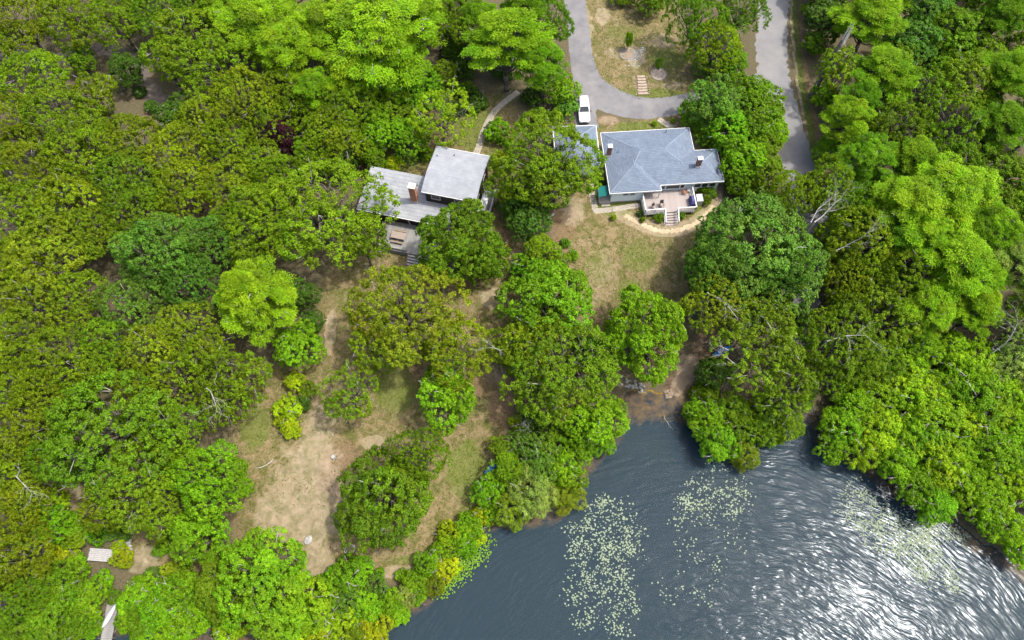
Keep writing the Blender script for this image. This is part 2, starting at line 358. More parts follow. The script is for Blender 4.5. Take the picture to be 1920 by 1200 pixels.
def bed_material():
    m = mat('pond_bed', (.03, .02, .008), .9, .1, (.36, .22, .02), 1.2, .3, 8); nt = m.node_tree; b = nt.nodes['Principled BSDF']
    src = b.inputs['Base Color'].links[0].from_socket
    ge = nt.nodes.new('ShaderNodeNewGeometry'); sp = nt.nodes.new('ShaderNodeSeparateXYZ'); nt.links.new(ge.outputs['Position'], sp.inputs[0])
    mr = nt.nodes.new('ShaderNodeMapRange'); mr.inputs[1].default_value = -.5; mr.inputs[2].default_value = -.2; nt.links.new(sp.outputs[2], mr.inputs[0])
    x = nt.nodes.new('ShaderNodeMix'); x.data_type = 'RGBA'; x.inputs[6].default_value = (.022, .026, .022, 1); nt.links.new(mr.outputs[0], x.inputs[0]); nt.links.new(src, x.inputs[7]); nt.links.new(x.outputs[2], b.inputs['Base Color'])
    return m      # weedy amber shallows; dark deep silt, colour also imitates light lost in the water
M['bed'] = bed_material()
def grid_object(name, m):
    nx, ny = len(GX), len(GY)
    me = bpy.data.meshes.new(name)
    me.vertices.add(nx * ny); me.vertices.foreach_set('co', np.stack([gx, gy, GZ], -1).astype(np.float32).ravel())
    i, j = np.meshgrid(np.arange(nx - 1), np.arange(ny - 1)); k = (j * nx + i).ravel()
    q = np.stack([k, k + 1, k + 1 + nx, k + nx], -1).ravel().astype(np.int32)
    me.loops.add(len(q)); me.loops.foreach_set('vertex_index', q)
    me.polygons.add(len(k)); me.polygons.foreach_set('loop_start', np.arange(0, len(q), 4, dtype=np.int32))
    me.update(calc_edges=True)
    at = me.color_attributes.new('cover', 'FLOAT_COLOR', 'POINT')
    at.data.foreach_set('color', np.stack([green, bare, litter, lawn], -1).astype(np.float32).ravel())
    cz = (GZ[:-1, :-1] + GZ[1:, 1:]).ravel() / 2
    me.materials.append(m); me.materials.append(M['bed'])
    me.polygons.foreach_set('material_index', (cz < -.02).astype(np.int32))
    me.polygons.foreach_set('use_smooth', np.ones(len(k), bool))
    o = bpy.data.objects.new(name, me); COL.objects.link(o); tag(o, kind='structure'); return o
grid_object('ground', M['ground'])

# ------------------------------------------------------------------ pond water
def water_material():
    m = bpy.data.materials.new('pond_water'); m.use_nodes = True
    nt = m.node_tree; nt.nodes.remove(nt.nodes['Principled BSDF']); out = nt.nodes['Material Output']
    tc = nt.nodes.new('ShaderNodeTexCoord')
    def m2(op, a, b=0.0):
        x = nt.nodes.new('ShaderNodeMath'); x.operation = op
        for k, q in enumerate((a, b)):
            if isinstance(q, (int, float)): x.inputs[k].default_value = q
            else: nt.links.new(q, x.inputs[k])
        return x.outputs[0]
    def noise(vec, s, d=2.0, r=.5):
        n = nt.nodes.new('ShaderNodeTexNoise'); n.inputs['Scale'].default_value = s; n.inputs['Detail'].default_value = d; n.inputs['Roughness'].default_value = r
        nt.links.new(vec, n.inputs['Vector']); return n
    def ripples(cx, cyy, freq, along, seed):
        """wind ripples whose crests bend round a point far out on the pond: broken crests, long along the arc and short across it"""
        mp = nt.nodes.new('ShaderNodeMapping'); mp.inputs['Location'].default_value = (-cx, -cyy, 0); nt.links.new(tc.outputs['Object'], mp.inputs[0])
        wrp = noise(tc.outputs['Object'], .13, 2)
        off = nt.nodes.new('ShaderNodeVectorMath'); off.operation = 'MULTIPLY_ADD'; off.inputs[1].default_value = (3.5, 3.5, 0); nt.links.new(wrp.outputs['Color'], off.inputs[0]); nt.links.new(mp.outputs[0], off.inputs[2])
        sp = nt.nodes.new('ShaderNodeSeparateXYZ'); nt.links.new(off.outputs[0], sp.inputs[0])
        x, y = sp.outputs[0], sp.outputs[1]
        r = m2('SQRT', m2('ADD', m2('MULTIPLY', x, x), m2('MULTIPLY', y, y))); th = m2('ARCTAN2', x, y)
        cb = nt.nodes.new('ShaderNodeCombineXYZ'); nt.links.new(m2('MULTIPLY', r, freq), cb.inputs[0]); nt.links.new(m2('MULTIPLY', th, along), cb.inputs[1]); cb.inputs[2].default_value = seed
        return noise(cb.outputs[0], 1.0, 1.2, .45).outputs['Fac']
    cx, cyy, _ = plan(1360, 1720, 0)
    h1 = ripples(cx, cyy, 2.0, 14.0, 0.0); h2 = ripples(cx, cyy, 3.3, 34.0, 9.0)
    wind = noise(tc.outputs['Object'], .07, 2).outputs['Fac']
    amp = m2('ADD', m2('MULTIPLY', wind, 1.1), .45)
    h = m2('MULTIPLY', m2('ADD', h1, m2('MULTIPLY', h2, .38)), amp)
    bp = nt.nodes.new('ShaderNodeBump'); bp.inputs['Strength'].default_value = 1; bp.inputs['Distance'].default_value = RIPPLE; nt.links.new(h, bp.inputs['Height'])
    fr = nt.nodes.new('ShaderNodeFresnel'); fr.inputs['IOR'].default_value = 1.34; nt.links.new(bp.outputs[0], fr.inputs['Normal'])
    gl = nt.nodes.new('ShaderNodeBsdfGlossy'); gl.inputs['Roughness'].default_value = .17; gl.inputs['Color'].default_value = (.25, .265, .29, 1); nt.links.new(bp.outputs[0], gl.inputs['Normal'])
    df = nt.nodes.new('ShaderNodeBsdfDiffuse'); df.inputs['Color'].default_value = (.030, .066, .098, 1); nt.links.new(bp.outputs[0], df.inputs['Normal'])
    tr = nt.nodes.new('ShaderNodeBsdfTransparent'); tr.inputs['Color'].default_value = (.88, .82, .62, 1)
    a = nt.nodes.new('ShaderNodeMixShader'); a.inputs[0].default_value = .36
    nt.links.new(tr.outputs[0], a.inputs[1]); nt.links.new(df.outputs[0], a.inputs[2])
    c = nt.nodes.new('ShaderNodeMixShader'); nt.links.new(fr.outputs[0], c.inputs[0]); nt.links.new(a.outputs[0], c.inputs[1]); nt.links.new(gl.outputs[0], c.inputs[2])
    nt.links.new(c.outputs[0], out.inputs['Surface'])
    return m
RIPPLE = .105
M['water'] = water_material()
w_ = MB().add([(-500, -500, 0), (500, -500, 0), (500, 62, 0), (-500, 62, 0)], [(0, 1, 2, 3)]).build('pond_water', 'water'); tag(w_, kind='structure')

# ------------------------------------------------------------------ roads and paths (sheets following the ground)
def smooth_line(pts, n=10):
    P = [np.array(p, float) for p in pts]; out = []
    for i in range(len(P) - 1):
        p0 = P[max(i - 1, 0)]; p1 = P[i]; p2 = P[i + 1]; p3 = P[min(i + 2, len(P) - 1)]
        for k in range(n):
            t = k / n
            out.append(.5 * ((2 * p1) + (p2 - p0) * t + (2 * p0 - 5 * p1 + 4 * p2 - p3) * t * t + (3 * p1 - p0 - 3 * p2 + p3) * t ** 3))
    out.append(P[-1]); return out
def ribbon(name, px, width, m, lift=.03, rag=.12, cols=6, seed=1, n=10, flare=None):
    rnd = random.Random(seed); C = smooth_line([site(*q)[:2] for q in px], n)
    v, f = [], []
    for i, c in enumerate(C):
        a = C[max(i - 1, 0)]; b = C[min(i + 1, len(C) - 1)]; d = b - a; d = d / (np.hypot(*d) + 1e-9); s = np.array([-d[1], d[0]])
        w0 = width if not flare else flare(i / (len(C) - 1))
        wl = w0 / 2 + rnd.uniform(-rag, rag); wr = w0 / 2 + rnd.uniform(-rag, rag)
        for k in range(cols + 1):
            q = c + s * (-wr + (wl + wr) * k / cols); e = .045 if k in (0, cols) else 0
            v.append((q[0], q[1], gz(q[0], q[1]) + lift - e))
    for i in range(len(C) - 1):
        for k in range(cols): a = i * (cols + 1) + k; f.append((a, a + 1, a + cols + 2, a + cols + 1))
    o = MB().add(v, f).build(name, m, smooth=True); return tag(o, kind='structure')
ribbon('road', [(1465, -60), (1452, 0), (1447, 70), (1450, 140), (1470, 220), (1492, 300), (1515, 370), (1530, 440), (1515, 520), (1495, 580), (1480, 640)], 5.6, 'roadasphalt', .035, .16)
ribbon('driveway', [(1070, -60), (1078, 0), (1085, 60), (1092, 115), (1108, 160), (1150, 190), (1215, 203), (1290, 192), (1360, 172), (1440, 150)], 3.7, 'asphalt', .05, .1,
       flare=lambda t: 3.7 + 1.6 * math.exp(-((t - .52) / .14) ** 2))
ribbon('parking_apron', [(1098, 165), (1097, 200), (1100, 240)], 3.6, 'asphalt', .065, .2)
ribbon('wood_road', [(-60, 75), (60, 110), (130, 108), (190, 92), (235, 110), (270, 155), (305, 200), (330, 260), (400, 300), (490, 325)], 3.4, 'oldroad', .03, .4)
ribbon('concrete_path', [(972, 172), (950, 188), (925, 212), (908, 245), (898, 275), (888, 300)], 1.15, 'concrete', .03, .05)
ribbon('garden_path', [(1107, 345), (1111, 370), (1116, 392), (1119, 397)], 1.0, 'concrete', .03, .04, n=4)
ribbon('garden_path', [(1116, 396), (1145, 393), (1170, 389), (1200, 384)], .95, 'concrete', .036, .04, n=4)
ribbon('sand_path', [(1172, 404), (1185, 411), (1210, 424), (1240, 433), (1270, 432), (1298, 422), (1320, 405), (1338, 385)], .75, 'sand', .03, .22)
ribbon('front_walk', [(1235, 223), (1248, 232), (1262, 243)], 1.0, 'concrete', .03, .03, n=4)

# ------------------------------------------------------------------ trees: leaf and branch builders
rng = np.random.RandomState(11)
def unit(v): return v / (np.linalg.norm(v, axis=-1, keepdims=True) + 1e-9)
def leaves_mesh(name, P, T, N, L, W, tint):
    n = len(P); T = unit(T); S = unit(np.cross(N, T)); N = unit(np.cross(T, S)); L = L[:, None]; W = W[:, None]
    V = np.stack([P, P + T * L * .5 + S * W * .5 + N * L * .10, P + T * L - N * L * .08, P + T * L * .5 - S * W * .5 + N * L * .10], 1).reshape(-1, 3)
    k = np.arange(n) * 4
    F = np.stack([k, k + 1, k + 2, k, k + 2, k + 3], 1).ravel().astype(np.int32)
    me = bpy.data.meshes.new(name); me.vertices.add(n * 4); me.vertices.foreach_set('co', V.astype(np.float32).ravel())
    me.loops.add(n * 6); me.loops.foreach_set('vertex_index', F)
    me.polygons.add(n * 2); me.polygons.foreach_set('loop_start', np.arange(0, n * 6, 3, dtype=np.int32))
    me.update(calc_edges=True)
    c = np.ones((n, 4, 4)); c[:, :, :3] = tint[:, None, :]
    a = me.color_attributes.new('tint', 'FLOAT_COLOR', 'POINT'); a.data.foreach_set('color', c.astype(np.float32).ravel())
    me.materials.append(M['leaf']); return me
def make_tree(seed, R=7.0, H=13.0, base=.34, lobes=18, lobe_r=.40, tufts=34, tuft_r=.55, leaf_n=26, L=.38, W=.22, flat=.8, droop=0.0, spread=1.0, gap=.08, twig=5, low=-.25, style='round'):
    rs = np.random.RandomState(seed)
    zc = H * (base + 1) / 2 - .02 * H; c = H * (1 - base) / 2
    golden = math.pi * (3 - 5 ** .5)
    cen, rad = [], []
    for i in range(lobes):
        u = 1 - (i + .5) / lobes * (1 - low)
        az = golden * i + rs.uniform(-.35, .35); s = math.sqrt(max(0, 1 - u * u)); k = rs.uniform(.46, .84) if style != 'plate' else rs.uniform(.35, .98)
        r = R * lobe_r * rs.uniform(.62, 1.28)
        cen.append((R * k * s * math.cos(az) * spread, R * k * s * math.sin(az) * spread, zc + c * .68 * u + rs.uniform(-.05, .05) * H)); rad.append(r)
    cen = np.array(cen); rad = np.array(rad)
    # scale so that the crown really reaches radius R
    ext = np.max(np.hypot(cen[:, 0], cen[:, 1]) + rad * .9); k = R / ext; cen[:, :2] *= k; rad *= (1 + k) / 2
    top = np.max(cen[:, 2] + rad * flat); cen[:, 2] += H - top - .1
    TP, TN, TL = [], [], []
    for i in range(lobes):
        d = unit(rs.normal(size=(tufts * 2, 3))); d = d[d[:, 2] > -.45][:tufts]
        q = cen[i] + d * np.array([1, 1, flat]) * rad[i] * rs.uniform(.80, 1.08, (len(d), 1))
        keep = rs.rand(len(d)) > gap
        for j in range(lobes):
            if j != i: keep &= np.linalg.norm((q - cen[j]) / np.array([1, 1, flat]), axis=1) > rad[j] * .82
        TP.append(q[keep]); TN.append(d[keep]); TL.append(np.full(keep.sum(), i))
    TP = np.concatenate(TP); TN = np.concatenate(TN); TL = np.concatenate(TL); lt = 1 + rs.normal(0, .12, (lobes, 1)) + rs.normal(0, .045, (lobes, 1)) * np.array([1, 0, .5])
    TP[:, 2] -= droop * np.hypot(TP[:, 0], TP[:, 1])
    n = len(TP); tr = tuft_r * rs.uniform(.65, 1.3, n)
    tuft_t = 1 + rs.normal(0, .13, (n, 1)) * np.array([1, .9, .8]) + rs.normal(0, .05, (n, 1)) * np.array([1, 0, 0])
    tuft_t = tuft_t * lt[TL]
    idx = np.repeat(np.arange(n), leaf_n); m = len(idx)
    up = np.array([0, 0, 1.0])
    if style == 'round':
        axis_ = unit(TN[idx] * .75 + up * .6); d = unit(rs.normal(size=(m, 3)) * .75 + axis_ * .75)
        P = TP[idx] + d * tr[idx][:, None] * rs.uniform(.55, 1.05, (m, 1)) * np.array([1, 1, .85])
        N = unit(d * 1.0 + axis_ * .25 + rs.normal(size=(m, 3)) * .42); T = unit(np.cross(N, rs.normal(size=(m, 3))) + d * .35); P = P - T * (L * .45)
    elif style == 'plate':      # layered flat sprays of fine leaflets
        d = unit(rs.normal(size=(m, 3)) + np.array([0, 0, .5])); outw = unit(TP[idx] * np.array([1, 1, 0]) + 1e-6)
        P = TP[idx] + d * tr[idx][:, None] * rs.uniform(.3, 1.1, (m, 1)) * np.array([1.15, 1.15, .42])
        P[:, 2] -= .10 * np.hypot(P[:, 0] - TP[idx][:, 0], P[:, 1] - TP[idx][:, 1])
        T = unit(outw * .8 + d * np.array([1, 1, .2]) * .8 + rs.normal(size=(m, 3)) * .4 + np.array([0, 0, -.2])); N = unit(up * .8 + d * .7 + rs.normal(size=(m, 3)) * .5)
    else:      # feathery sprays: flat plates of fine leaflets sweeping outwards
        az = rs.uniform(0, 6.283, m); rr = np.sqrt(rs.rand(m)) * tr[idx] * 1.5
        outw = unit(TP[idx] * np.array([1, 1, 0]) + 1e-6)
        P = TP[idx] + np.stack([rr * np.cos(az), rr * np.sin(az), rs.normal(0, .12, m) - .18 * rr], 1) + outw * (tr[idx] * .5)[:, None]
        T = unit(np.stack([np.cos(az), np.sin(az), -.25 + rs.normal(0, .25, m)], 1) + outw * .6 + rs.normal(size=(m, 3)) * .3); N = unit(up * 1.2 + rs.normal(size=(m, 3)) * .5)
    P[:, 2] = np.maximum(P[:, 2], .12)
    tint = np.clip(tuft_t[idx] * (1 + rs.normal(0, .16, (m, 1))), .45, 1.7)
    crown = leaves_mesh('crown', P, T, N, L * rs.uniform(.7, 1.3, m), W * rs.uniform(.75, 1.25, m), tint)
    # wood
    b = MB(); fork = Vector((rs.uniform(-.2, .2), rs.uniform(-.2, .2), H * base * rs.uniform(.75, .95))); r0 = .020 * H + .012 * R
    b.tube([(0, 0, -.25), (0, 0, .25), (fork.x * .4, fork.y * .4, fork.z * .5), fork], [r0 * 1.7, r0 * 1.15, r0, r0 * .85], 8)
    for i in range(lobes):
        e = Vector(cen[i]); a = fork + Vector((0, 0, rs.uniform(0, .12) * H))
        m1 = a.lerp(e, .35) + Vector((rs.uniform(-.4, .4), rs.uniform(-.4, .4), -.03 * H)); m2_ = a.lerp(e, .7) + Vector((rs.uniform(-.5, .5), rs.uniform(-.5, .5), rs.uniform(-.2, .5)))
        k = r0 * rs.uniform(.32, .5); b.tube([a, m1, m2_, e], [k, k * .8, k * .6, k * .42], 5)
        near = np.argsort(np.linalg.norm(TP - cen[i], axis=1))[:max(tufts, 8)]
        for j in rs.choice(near, min(twig, len(near)), replace=False):
            t = Vector(TP[j]); t2 = t + (t - e) * rs.uniform(-.05, .22) + Vector((0, 0, rs.uniform(0, .25))); md = e.lerp(t2, .55) + Vector(rs.uniform(-.25, .25, 3))
            b.tube([e, md, t2], [k * .36, k * .25, .012], 3)
    nb = len(b.f)
    for j in rs.choice(len(TP), min(len(TP), 5 + 2 * twig), replace=False):      # bare pale twigs poking out of the crown
        if TP[j][2] < H * .5: continue
        t = Vector(TP[j]); o_ = Vector(TN[j]); s_ = Vector(rs.uniform(-1, 1, 3)); p1 = t + o_ * .35 + s_ * .2; p2 = p1 + (s_ + o_ * .5).normalized() * rs.uniform(.4, 1.1)
        e = Vector(cen[int(np.argmin(np.linalg.norm(cen - TP[j], axis=1)))]); b.tube([e, p1, p2], [.06, .04, .014], 3); b.tube([p1, p1.lerp(p2, .5) + Vector(rs.uniform(-.45, .45, 3))], [.03, .012], 3)
    wood = b.mesh('trunk'); wood.materials.append(M['bark']); wood.materials.append(M['twig']); wood.polygons.foreach_set('material_index', [0] * nb + [1] * (len(b.f) - nb)); wood.polygons.foreach_set('use_smooth', [True] * len(wood.polygons))
    return dict(crown=crown, trunk=wood, R=R, H=H)

PROTO = {
 'o': [make_tree(100 + i, R=7.5, H=13, lobes=22 + 2 * i, lobe_r=.35, tufts=84, tuft_r=.38, leaf_n=30, L=.24, W=.16, gap=.05, twig=2) for i in range(5)],
 'p': [make_tree(130 + i, R=4.6, H=10, base=.28, lobes=14 + i, lobe_r=.40, tufts=58, tuft_r=.35, leaf_n=30, L=.23, W=.16, gap=.06, twig=2) for i in range(2)],
 'q': [make_tree(150 + i, R=6.5, H=12, lobes=19, lobe_r=.32, tufts=54, tuft_r=.36, leaf_n=30, L=.24, W=.16, gap=.16, twig=3) for i in range(2)],    # thin crowned
 'm': [make_tree(200 + i, R=6.5, H=12, base=.10, lobes=30, lobe_r=.31, tufts=80, tuft_r=.36, leaf_n=30, L=.24, W=.17, flat=.8, gap=.05, twig=2, low=-.75) for i in range(3)],
 'n': [make_tree(230 + i, R=4.0, H=8, base=.10, lobes=17, lobe_r=.37, tufts=64, tuft_r=.30, leaf_n=30, L=.21, W=.15, flat=.85, gap=.06, twig=2, low=-.7) for i in range(3)],
 'l': [make_tree(300 + i, R=6.5, H=14, base=.25, lobes=44, lobe_r=.20, tufts=26, tuft_r=.50, leaf_n=48, L=.27, W=.10, flat=.42, gap=.08, twig=1, style='plate', low=-.55) for i in range(3)],
 's': [make_tree(400 + i, R=3.4, H=6, base=.12, lobes=18, lobe_r=.29, tufts=32, tuft_r=.34, leaf_n=34, L=.21, W=.12, flat=1.0, gap=.12, twig=3, low=-.6) for i in range(3)],
 'b': [make_tree(500 + i, R=2.2, H=2.6, base=.05, lobes=13, lobe_r=.34, tufts=34, tuft_r=.28, leaf_n=34, L=.18, W=.12, flat=.85, gap=.08, twig=1, low=-.5) for i in range(3)],
 'g': [make_tree(540 + i, R=3.0, H=4.6, base=.05, lobes=18, lobe_r=.30, tufts=30, tuft_r=.34, leaf_n=44, L=.19, W=.07, flat=.9, gap=.10, twig=3, low=-.5) for i in range(2)],   # fine leaved wispy bush
}
COLR = {'ol': ((.155, .226, .005), 'olive green'), 'gr': ((.128, .222, .006), 'mid green'), 'bl': ((.098, .200, .018), 'blue green'), 'br': ((.142, .288, .006), 'bright green'),
        'li': ((.205, .345, .007), 'lime green'), 'ye': ((.27, .345, .006), 'yellow green'), 'dk': ((.066, .140, .013), 'dark green'), 'pu': ((.060, .020, .028), 'dark purple'),
        'pa': ((.205, .27, .045), 'pale olive'), 'yo': ((.168, .232, .008), 'yellowish olive')}
FORM = {'o': ('broadleaf_tree', 'tree', 'broad crowned tree'), 'p': ('broadleaf_tree', 'tree', 'round crowned tree'), 'q': ('broadleaf_tree', 'tree', 'thin twiggy tree'),
        'm': ('broadleaf_tree', 'tree', 'dense crowned tree'), 'n': ('broadleaf_tree', 'tree', 'small dense tree'), 'l': ('feathery_tree', 'tree', 'feathery tree'),
        's': ('tall_shrub', 'shrub', 'tall loose shrub'), 'b': ('shrub', 'shrub', 'low leafy bush'), 'g': ('shrub', 'shrub', 'wispy fine leaved bush')}
trnd = random.Random(5); n_planted = 0
def plant(px, py, r, kind, col, where, label=None, H=None, own=False):
    global n_planted
    pr = PROTO[kind][n_planted % len(PROTO[kind])]; n_planted += 1
    hh = {'b': .9, 'g': 1.2, 's': 3.2}.get(kind, 7.5)
    for _ in range(3):
        x, y, z, t = site(px, py, hh); Rm = max(r * t / FOC, .5)
        if H: Ht = H
        elif kind == 'b': Ht = 1.15 * Rm + .3
        elif kind == 'g': Ht = 1.3 * Rm + .3
        elif kind == 's': Ht = 1.1 * Rm + 1.8
        elif kind == 'l': Ht = min(16, Rm + 7.0)
        elif kind == 'n': Ht = 1.2 * Rm + 2.6
        else: Ht = min(15.5, .9 * Rm + 6.0)
        hh = Ht * (.5 if kind in 'bgs' else .66)
    name, cat, form = FORM[kind]; base, cname = COLR[col]
    k = Rm / pr['R']; kz = Ht / pr['H']
    e = empty(name, (x, y, z), trnd.uniform(0, 6.283))
    e.scale = (k * trnd.uniform(.87, 1.13), k * trnd.uniform(.87, 1.13), kz)
    if cat == 'tree': e.rotation_euler = (trnd.uniform(-.09, .09), trnd.uniform(-.09, .09), e.rotation_euler.z)
    c = link_copy('crown' if cat == 'tree' else 'foliage', pr['crown'], parent=e); link_copy('trunk' if cat == 'tree' else 'stem', pr['trunk'], parent=e)
    h, v = trnd.uniform(-.14, .10), trnd.uniform(.84, 1.16)
    if own: h = v = 0; v = 1
    c.color = (base[0] * v * (1 + h), base[1] * v, base[2] * v, 1)
    if label: tag(e, label, cat)
    else:
        lab = f'{cname} {form} {where}'; tag(e, lab, cat, lab)
    return e
def grove(where, txt):
    """where: a phrase, or a list of (px, py, phrase) landmarks; each plant takes the landmark it stands nearest to"""
    for item in txt.split(';'):
        q = item.split()
        if q:
            px, py = float(q[0]), float(q[1])
            w = where if isinstance(where, str) else min(where, key=lambda k: (k[0] - px) ** 2 + (k[1] - py) ** 2)[2]
            plant(px, py, float(q[2]), q[3], q[4], w)
# ------------------------------------------------------------------ buildings
class Frame:
    """local frame of a building: origin in plan metres and turn"""
    def __init__(s, x, y, ang, z): s.x, s.y, s.a, s.z = x, y, R_(ang), z
    def loc(s, px, py, h):
        X, Y, _t = plan(px, py, s.z + h); dx, dy = X - s.x, Y - s.y; c, n = math.cos(s.a), math.sin(s.a)
        return dx * c + dy * n, -dx * n + dy * c
    def world(s, u, v): c, n = math.cos(s.a), math.sin(s.a); return s.x + u * c - v * n, s.y + u * n + v * c
def hip(u0, u1, v0, v1, z, slope, thick=.12):
    w, d = u1 - u0, v1 - v0; h = min(w, d) / 2
    if w >= d: r = [(u0 + h, v0 + h), (u1 - h, v0 + h)]; faces = [(0, 1, 5, 4), (1, 2, 5), (2, 3, 4, 5), (3, 0, 4)]
    else: r = [(u0 + h, v0 + h), (u0 + h, v1 - h)]; faces = [(0, 1, 4), (1, 2, 5, 4), (2, 3, 5), (3, 0, 4, 5)]
    v = [(u0, v0, z), (u1, v0, z), (u1, v1, z), (u0, v1, z)] + [(a, b, z + h * slope) for a, b in r]
    v += [(u0, v0, z - thick), (u1, v0, z - thick), (u1, v1, z - thick), (u0, v1, z - thick)]
    faces = faces + [(6, 7, 1, 0), (7, 8, 2, 1), (8, 9, 3, 2), (9, 6, 0, 3), (9, 8, 7, 6)]
    return v, faces, r, z + h * slope
def caps(parent, pts, m, w=.16):
    for a, b in pts:
        c = MB(); c.bar(a, b, w, w, 5); c.build('ridge_cap', m, parent)
def window(parent, u0, u1, z0, z1, v, side='front', frame='white'):
    """window in a wall facing -v (front) or +u (right); frame proud of the wall, pane recessed"""
    f = MB(); t = .07
    if side == 'front':
        f.box(u0 - t, u1 + t, v - .05, v + .02, z1, z1 + t); f.box(u0 - t, u1 + t, v - .08, v + .02, z0 - t, z0)
        f.box(u0 - t, u0, v - .05, v + .02, z0 + .001, z1 - .001); f.box(u1, u1 + t, v - .05, v + .02, z0 + .001, z1 - .001)
        o = f.build('window', frame, parent); MB().box(u0, u1, v - .02, v + .01, z0, z1).build('pane', 'glass', o)
    else:
        f.box(v - .02, v + .05, u0 - t, u1 + t, z1, z1 + t); f.box(v - .02, v + .08, u0 - t, u1 + t, z0 - t, z0)
        f.box(v - .02, v + .05, u0 - t, u0, z0 + .001, z1 - .001); f.box(v - .02, v + .05, u1, u1 + t, z0 + .001, z1 - .001)
        o = f.build('window', frame, parent); MB().box(v - .01, v + .02, u0, u1, z0, z1).build('pane', 'glass', o)
def railing(parent, a, b, z, h=.95, m='white', step=.13, lattice=True):
    a = Vector((*a, 0)); b = Vector((*b, 0)); L = (b - a).length; ang = math.atan2(b.y - a.y, b.x - a.x)
    o = empty('railing', (a.x, a.y, z), ang); o.parent = parent
    MB().box(0, L, -.07, .07, h - .05, h).build('top_rail', m, o); MB().box(0, L, -.03, .03, .08, .14).build('bottom_rail', m, o)
    n = max(1, int(L / step)); bm = MB().box(-.02, .02, -.02, .02, .14, h - .05).mesh('baluster'); bm.materials.append(M[m])
    for i in range(1, n): link_copy('baluster', bm, (L * i / n, 0, 0), parent=o)
    k = max(1, round(L / 1.9)); pm_ = MB().box(-.055, .055, -.055, .055, -.35, h + .06).mesh('post'); pm_.materials.append(M[m])
    for i in range(k + 1): link_copy('post', pm_, (L * i / k, 0, 0), parent=o)
    return o
def boards(parent, u0, u1, v0, v1, z, m, w=.14, name='deck_board', th=.035, along='u'):
    L, n = (u1 - u0, int((v1 - v0) / w)) if along == 'u' else (v1 - v0, int((u1 - u0) / w))
    me = (MB().box(0, L, .006, w - .006, -th, 0) if along == 'u' else MB().box(.006, w - .006, 0, L, -th, 0)).mesh(name); me.materials.append(M[m])
    r = random.Random(3)
    for i in range(n):
        link_copy(name, me, (u0, v0 + i * w, z + r.uniform(-.004, .004)) if along == 'u' else (u0 + i * w, v0, z + r.uniform(-.004, .004)), parent=parent)

# ---- white cottage with blue grey hip roof
g0 = 4.0
CF = Frame(14.23, 58.82, 4.2, g0); cot = empty('cottage', (CF.x, CF.y, g0), CF.a)
tag(cot, 'pale clapboard cottage under a blue grey hip roof with wooden deck', 'house')
EZ, SL = 3.0, .40
walls = [(.45, .45), (5.1, .45), (5.1, 1.38), (16.55, 1.38), (16.55, 6.3), (13.15, 6.3), (13.15, 10.55), (.45, 10.55)]
MB().prism(walls, -.4, EZ - .13).build('wall', 'mintwall', cot)
fd = MB()
for i in range(len(walls)):      # concrete footing showing at the wall's foot
    a, b2 = walls[i], walls[(i + 1) % len(walls)]
    if a[0] == b2[0]: fd.box(a[0] - .03, a[0] + .03, min(a[1], b2[1]) + .031, max(a[1], b2[1]) - .031, -.4, .25)
    else: fd.box(min(a[0], b2[0]) - .03, max(a[0], b2[0]) + .03, a[1] - .03, a[1] + .03, -.4, .25)
fd.build('footing', 'concrete', cot)
roof = MB(); cps = []
for k, (a, b2, c, d) in enumerate(((0, 13.6, .93, 11.0), (0, 7.6, 0, 9.0), (8.0, 17.0, .93, 6.75))):
    v, f, r, hz = hip(a, b2, c, d, EZ + .006 * k, SL); roof.add(v, f)
roof_o = roof.build('roof', 'blueroof', cot)
A5 = 5.035; zA = EZ + A5 * SL; zB = EZ + 3.8 * SL; zC = EZ + 2.91 * SL
M['cap_blue'] = mat('ridge_shingle', (.20, .24, .30), .85, .2, (.15, .19, .245), 3)
caps(roof_o, [((.1, 10.9, EZ), (A5, 5.965, zA - .1)), ((A5, 5.965, zA - .1), (13.6 - A5, 5.965, zA - .1)), ((13.6 - A5, 5.965, zA - .1), (13.5, 10.9, EZ)), ((13.6 - A5, 5.965, zA - .1), (11.0, 3.9, zC - .08)),
              ((3.8, 3.8, zB - .09), (.1, .1, EZ)), ((3.8, 3.8, zB - .09), (7.5, .1, EZ)), ((3.8, 3.8, zB - .09), (A5, 5.965, zA - .1)), ((10.9, 3.84, zC - .08), (14.09, 3.84, zC - .08)),
              ((14.09, 3.84, zC - .08), (16.9, 1.03, EZ)), ((14.09, 3.84, zC - .08), (16.9, 6.65, EZ))], 'cap_blue', .10)
eave = [(0, 0), (7.6, 0), (7.6, .93), (17.0, .93), (17.0, 6.75), (13.6, 6.75), (13.6, 11.0), (0, 11.0)]
for i in range(len(eave)):
    a, b2 = eave[i], eave[(i + 1) % len(eave)]; f = MB(); t = .035
    if a[0] == b2[0]: f.box(a[0] - t, a[0] + t, min(a[1], b2[1]) + t, max(a[1], b2[1]) - t, EZ - .2, EZ + .035)
    else: f.box(min(a[0], b2[0]) - t, max(a[0], b2[0]) + t, a[1] - t, a[1] + t, EZ - .2, EZ + .036)
    f.build('fascia', 'white', cot)
def chimney(parent, u, v, z0, z1, w, d, brick, cap='cap', label=None):
    o = MB().box(u - w / 2, u + w / 2, v - d / 2, v + d / 2, z0, z1).build('chimney', brick, parent)
    MB().box(u - w / 2 - .06, u + w / 2 + .06, v - d / 2 - .06, v + d / 2 + .06, z1 + .002, z1 + .14).build('cap', cap, o)
    MB().box(u - w / 6, u + w / 6, v - d / 6, v + d / 6, z1 + .143, z1 + .32).build('flue', 'metal', o)
    MB().box(u - w / 2 - .05, u + w / 2 + .05, v - d / 2 - .05, v + d / 2 + .05, z0, z0 + .62).build('flashing', 'acgrey', o)
    return o
